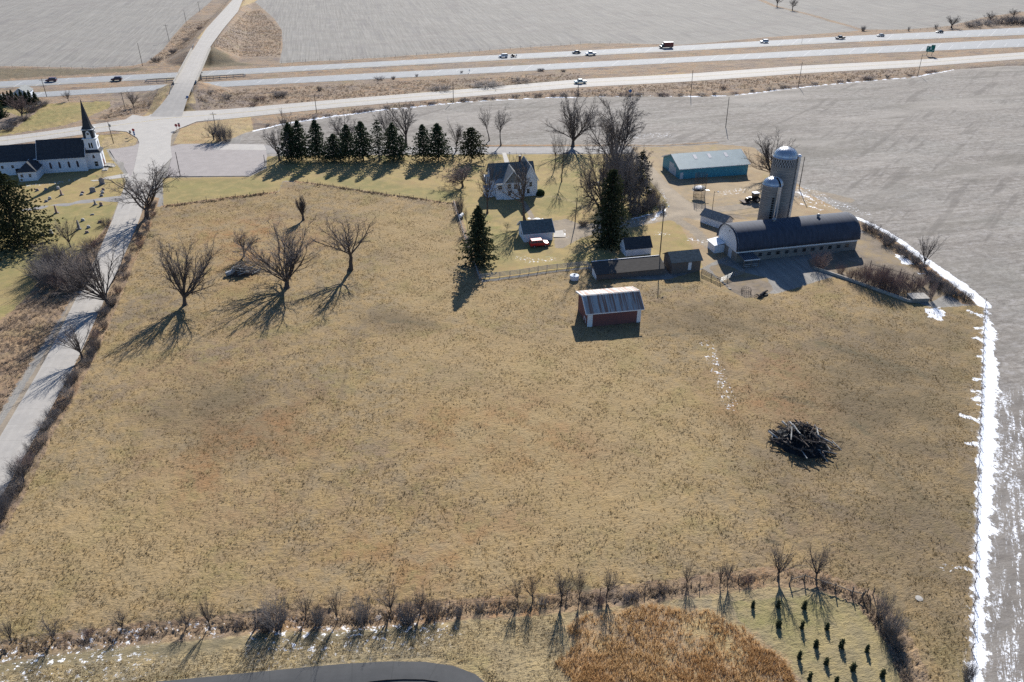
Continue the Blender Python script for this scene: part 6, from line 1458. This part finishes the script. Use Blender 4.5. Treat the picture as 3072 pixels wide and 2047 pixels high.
# log heaps
def heap(label, base, L, Wd, H, seed, nlog, rz, light, nbr=130):
    rg = random.Random(seed); b = empty('log_heap', label, 'log heap', at(*base), rz); first = []
    for k in range(nlog):
        u = rg.uniform(-.42, .48) * L; v_ = rg.uniform(-.42, .42) * Wd; z = H * max(.1, 1 - (2 * u / L) ** 2 - (2 * v_ / Wd) ** 2 * .8) * rg.uniform(.55, 1.0)
        l = rg.uniform(1.3, 3.4); a = rg.gauss(light, .5); e = rg.uniform(-.25, .2); d = Vector((math.cos(a) * math.cos(e), math.sin(a) * math.cos(e), math.sin(e))); p = Vector((u, v_, z)); r = rg.uniform(.07, .17)
        m = MB(); m.tube([p - d * l / 2, p + d * l / 2 + Vector((0, 0, rg.uniform(-.1, .1)))], [r, r * .7], 7); m.build('log', M("grey_log", (.42, .42, .40), (.2, .19, .18), 2, .9) if rg.random() < (.34 if light < 0 else .85) else m_bark, b)
    m = MB()
    for k in range(nbr):
        u = rg.gauss(0, .23) * L; v_ = rg.gauss(0, .23) * Wd; z = H * max(.05, 1 - (2 * u / L) ** 2 - (2 * v_ / Wd) ** 2) * rg.uniform(.1, 1.0); a = rg.random() * 6.28; e = rg.uniform(-.3, .5); l = rg.uniform(.8, 2.2)
        d = Vector((math.cos(a) * math.cos(e), math.sin(a) * math.cos(e), math.sin(e))); p = Vector((u, v_, z)); q = p + d * l * .5 + Vector((rg.gauss(0, .15), rg.gauss(0, .15), rg.gauss(0, .1)))
        m.tube([p - d * l * .5, p, q], [.05, .04, .012], 4)
        for j in range(2):
            d2 = (d + rperp(d, rg) * .8).normalized(); m.tube([p, p + d2 * l * .5], [.025, .008], 3, False)
    m.build('branches', m_black if light < 0 else m_bark, b)
    m = MB(); NN = 14
    m.v = [(L * .46 * rr * math.cos(t), Wd * .46 * rr * math.sin(t), H * .62 * (1 - rr * rr) * (1 + .25 * math.sin(5 * t)) - .03) for rr in (0.02, .35, .7, 1.0) for t in np.linspace(0, 2 * math.pi, NN, endpoint=False)]
    for i in range(3):
        for k in range(NN): m.f.append((i * NN + k, i * NN + (k + 1) % NN, (i + 1) * NN + (k + 1) % NN, (i + 1) * NN + k))
    m.f.append(tuple(reversed(range(NN)))); fix_normals(m.build('debris', m_black if light < 0 else m_bark, b)); return b
heap('big dark heap of logs and branches in the lower right pasture', (2402, 1328), 9.6, 8.4, 3.3, 12, 74, R(-46), -.25, 420)
hb = heap('heap of bleached logs and dead branches left of the largest pasture tree', (728, 822), 6.6, 3.6, 2.2, 14, 52, R(14), .15, 90)
m = MB(); m.tube([(-3.6, -.6, .5), (-2.4, -.2, .75), (-1.6, .1, 1.0)], [.5, .52, .45], 12); m.build('log', M("bleached_log", (.55, .55, .54), (.3, .29, .28), 2, .9), hb)
m = MB(); m.tube([(-3.63, -.61, .5), (-3.58, -.595, .505)], [.36, .36], 12); m.build('hollow', m_black, hb)

# gravestones
GG_ = 'gravestones of the churchyard'
m_gst = [M("pale_stone", (.55, .55, .55), (.42, .42, .43), 3, .8), M("grey_stone", (.28, .28, .30), (.2, .2, .21), 3, .7), M("pink_stone", (.35, .25, .22), (.26, .19, .17), 3, .7)]
for i, (q, k, h_) in enumerate([((307, 553), 2, 2.0), ((279, 577), 2, 1.5), ((310, 571), 0, .7), ((308, 580), 0, .7), ((305, 589), 0, .6), ((185, 586), 1, 1.7), ((175, 568), 0, .9), ((138, 571), 0, .7), ((112, 573), 0, .7), ((150, 598), 0, .8), ((139, 606), 0, .6), ((170, 640), 1, 2.4), ((249, 663), 0, .7), ((238, 688), 1, 2.6), ((261, 699), 0, .6), ((266, 684), 0, .7), ((286, 615), 1, 1.6), ((304, 618), 0, 1.1), ((154, 702), 0, 1.1), ((127, 707), 0, .8), ((248, 579), 0, .5), ((245, 586), 0, .5), ((277, 645), 0, .3), ((300, 668), 0, .6)]):
    b = empty('gravestone', {0: 'low upright gravestone in the grass of the churchyard', 1: 'tall obelisk shaped gravestone in the churchyard', 2: 'broad tall grey monument near the church steps'}[k] if k != 2 else ('grey monument nearest the church steps' if i == 0 else 'broad grey monument beside the cemetery drive'), 'gravestone', at(*q), R(10 + (i * 37 % 20)), GG_ + (' ' + ('low ones', 'obelisks', '')[k] if k < 2 else ''))
    mt = m_gst[(i * 7) % 3] if k != 2 else m_gst[1]
    m = MB(); w_ = .38 if k == 0 else .5 if k == 1 else .75; m.box(-w_ - .1, -.25, -.1, w_ + .1, .25, .18); m.build('plinth', m_gst[1], b)
    m = MB()
    if k == 1: m.add([(-.3, -.3, .18), (.3, -.3, .18), (.3, .3, .18), (-.3, .3, .18), (-.16, -.16, h_ - .25), (.16, -.16, h_ - .25), (.16, .16, h_ - .25), (-.16, .16, h_ - .25), (0, 0, h_)], [(0, 1, 5, 4), (1, 2, 6, 5), (2, 3, 7, 6), (3, 0, 4, 7), (4, 5, 8), (5, 6, 8), (6, 7, 8), (7, 4, 8)])
    else: m.prism([(-w_, .18), (w_, .18), (w_, h_ * .8), (w_ * .6, h_ * .97), (0, h_), (-w_ * .6, h_ * .97), (-w_, h_ * .8)], -.13, .13)
    fix_normals(m.build('headstone', mt, b))

# ------------------------------------------------------------------ grass that stands up
def tufts(name, mat, n, region, h, wd, seed, blades=4, spread=.16, minY=50, maxY=330, clump=None):
    rng = np.random.default_rng(seed); P = []
    polys = [poly(p) for p in region]; x0 = min(p[:, 0].min() for p in polys); x1 = max(p[:, 0].max() for p in polys); y0 = max(minY, min(p[:, 1].min() for p in polys)); y1 = min(maxY, max(p[:, 1].max() for p in polys))
    got = np.zeros((0, 2))
    while len(got) < n:
        c = np.stack([rng.uniform(x0, x1, n * 2), y0 + (y1 - y0) * rng.random(n * 2) ** 1.25], 1); c = c[np.abs(c[:, 0]) < c[:, 1] * .72 + 25]
        ins = np.zeros(len(c), bool)
        for p in polys: ins |= sd_poly(c[:, 0], c[:, 1], p) < -.1
        c = c[ins]
        if clump is not None:
            f_ = np.sin(c[:, 0] * .31 + 2 * np.sin(c[:, 1] * .17)) * np.sin(c[:, 1] * .43 + 1.6 * np.sin(c[:, 0] * .21)) + .6 * np.sin(c[:, 0] * 1.1 + c[:, 1] * .7) * np.sin(c[:, 1] * 1.4)
            c = c[rng.random(len(c)) < 1 / (1 + np.exp(-clump * f_))]
        got = np.vstack([got, c])
    got = got[:n]; Z = height(got[:, 0], got[:, 1])
    k = n * blades; base = np.repeat(np.column_stack([got, Z - .03]), blades, 0); a = rng.random(k) * 6.283
    off = np.column_stack([np.cos(a), np.sin(a), np.zeros(k)]) * (rng.random(k) * spread)[:, None]; H = h * rng.uniform(.55, 1.25, k); ln = rng.normal(0, .45, (k, 2)) * H[:, None]
    s = np.column_stack([-np.sin(a), np.cos(a), np.zeros(k)]) * (wd * rng.uniform(.6, 1.3, k))[:, None]; b_ = base + off
    tip = b_ + np.column_stack([ln, H]); V = np.stack([b_ - s, b_ + s, tip], 1).reshape(-1, 3); F = np.arange(3 * k).reshape(-1, 3)
    return tag(mesh_np(name, V, F, mat), None, None, None, 'stuff')
m_straw = leafmat("straw_blade", (.29, .21, .108), (.20, .155, .09), .25, .4); m_rustg = leafmat("rust_blade", (.50, .335, .17), (.42, .255, .12), .12, .5); m_brn = leafmat("brown_weed", (.29, .225, .165), (.20, .16, .132), .3, .45)
PAST = [[(0, 1570), (150, 1300), (300, 1000), (400, 740), (470, 625), (830, 580), (900, 548), (1360, 616), (1440, 850), (1765, 808), (1800, 840), (2100, 840), (2200, 890), (2480, 850), (2790, 935), (2945, 930), (2930, 1300), (2915, 1700), (2900, 2047), (2760, 2047), (2690, 1905), (2610, 1800), (2450, 1740), (2100, 1750), (1600, 1812), (800, 1858), (0, 1945)]]
t1 = tufts('pasture_grass', m_straw, 62000, PAST, .20, .045, 1, 4, .2, clump=2.2)
t1['label'] = 'dry tufted grass of the pasture'; t1['category'] = 'grass'
t2 = tufts('rust_grass', m_rustg, 5200, [[(1690, 1885), (1745, 1845), (1850, 1836), (1960, 1812), (2060, 1832), (2130, 1830), (2190, 1872), (2225, 1876), (2295, 1950), (2350, 1972), (2380, 2030), (2440, 2120), (1690, 2120), (1715, 2040), (1660, 1990), (1730, 1930)]], 0.6, .04, 2, 4, .3, clump=1.5)
t2['label'] = 'tall rusty brown grass at the bottom of the picture'; t2['category'] = 'grass'
t6 = tufts('roadside_straw', m_straw, 5000, [[(-200, 2030), (600, 1960), (900, 1925), (1300, 1880), (1690, 1840), (1690, 2120), (1500, 2120), (1430, 2000), (1290, 1970), (1060, 1980), (700, 2020), (300, 2060)]], .13, .045, 6, 4, .25, clump=1.5)
t6['label'] = 'pale straw grass beside the curved road'; t6['category'] = 'grass'
m_wd = leafmat('dark_weed', (.16, .125, .085), (.10, .082, .058), .4, .3)
t7 = tufts('fence_row_grass', m_wd, 1000, [[(492, 617), (640, 598), (834, 573), (834, 580), (640, 606), (492, 624)], [(886, 543), (1120, 576), (1362, 610), (1362, 615), (1120, 583), (886, 549)]], .4, .06, 7, 4, .35, clump=2.0)
t7['label'] = 'dark dead grass under the wire fences of the lawn'; t7['category'] = 'grass'
def band(pts, o): return [(a, c - o) for a, c in pts] + [(a, c + o) for a, c in reversed(pts)]
HB = [(0, 1950), (367, 1900), (560, 1885), (800, 1860), (1000, 1858), (1200, 1838), (1600, 1815), (1900, 1786), (2100, 1757), (2300, 1732), (2450, 1742)]
t3 = tufts('fence_line_weeds', m_brn, 2400, [band(HB, 15), [(2450, 1730), (2600, 1785), (2680, 1900), (2745, 2047), (2710, 2060), (2650, 1920), (2580, 1810), (2450, 1755)]], .34, .06, 3, 4, .4, clump=2.4)
t3['label'] = 'rough brown weeds along the bottom fence line'; t3['category'] = 'weeds'
t4 = tufts('roadside_weeds', m_brn, 3600, [[(340, 650), (320, 700), (250, 840), (165, 980), (55, 1150), (-100, 1400), (-200, 1200), (40, 935), (130, 840), (225, 785), (300, 710)], [(452, 612), (440, 660), (385, 800), (315, 960), (262, 1070), (195, 1200), (125, 1310), (20, 1500), (60, 1420), (140, 1250), (240, 1060), (350, 830), (425, 660)]], .42, .07, 4, 4, .35, clump=1.6)
t4['label'] = 'rough brown weeds on both sides of the county road'; t4['category'] = 'weeds'
t5 = tufts('bank_grass', m_brn, 9000, [[(488, 298), (440, 333), (400, 343), (290, 364), (330, 330), (420, 300)], [(590, 300), (600, 330), (840, 312), (1360, 270), (1740, 237), (1740, 220), (1200, 245), (700, 272)], [(850, 360), (1150, 322), (1600, 285), (2048, 283), (2400, 254), (2750, 222), (2750, 205), (2400, 226), (1741, 268), (1360, 298), (1024, 328)], [(640, 170), (840, 170), (845, 95), (780, 30), (740, 40)], [(440, 195), (560, 165), (640, 60), (560, 70), (500, 140)]], .55, .12, 5, 4, .5, minY=200, maxY=640, clump=1.5)
t5['label'] = 'rough dry grass on the banks of the roads'; t5['category'] = 'grass'
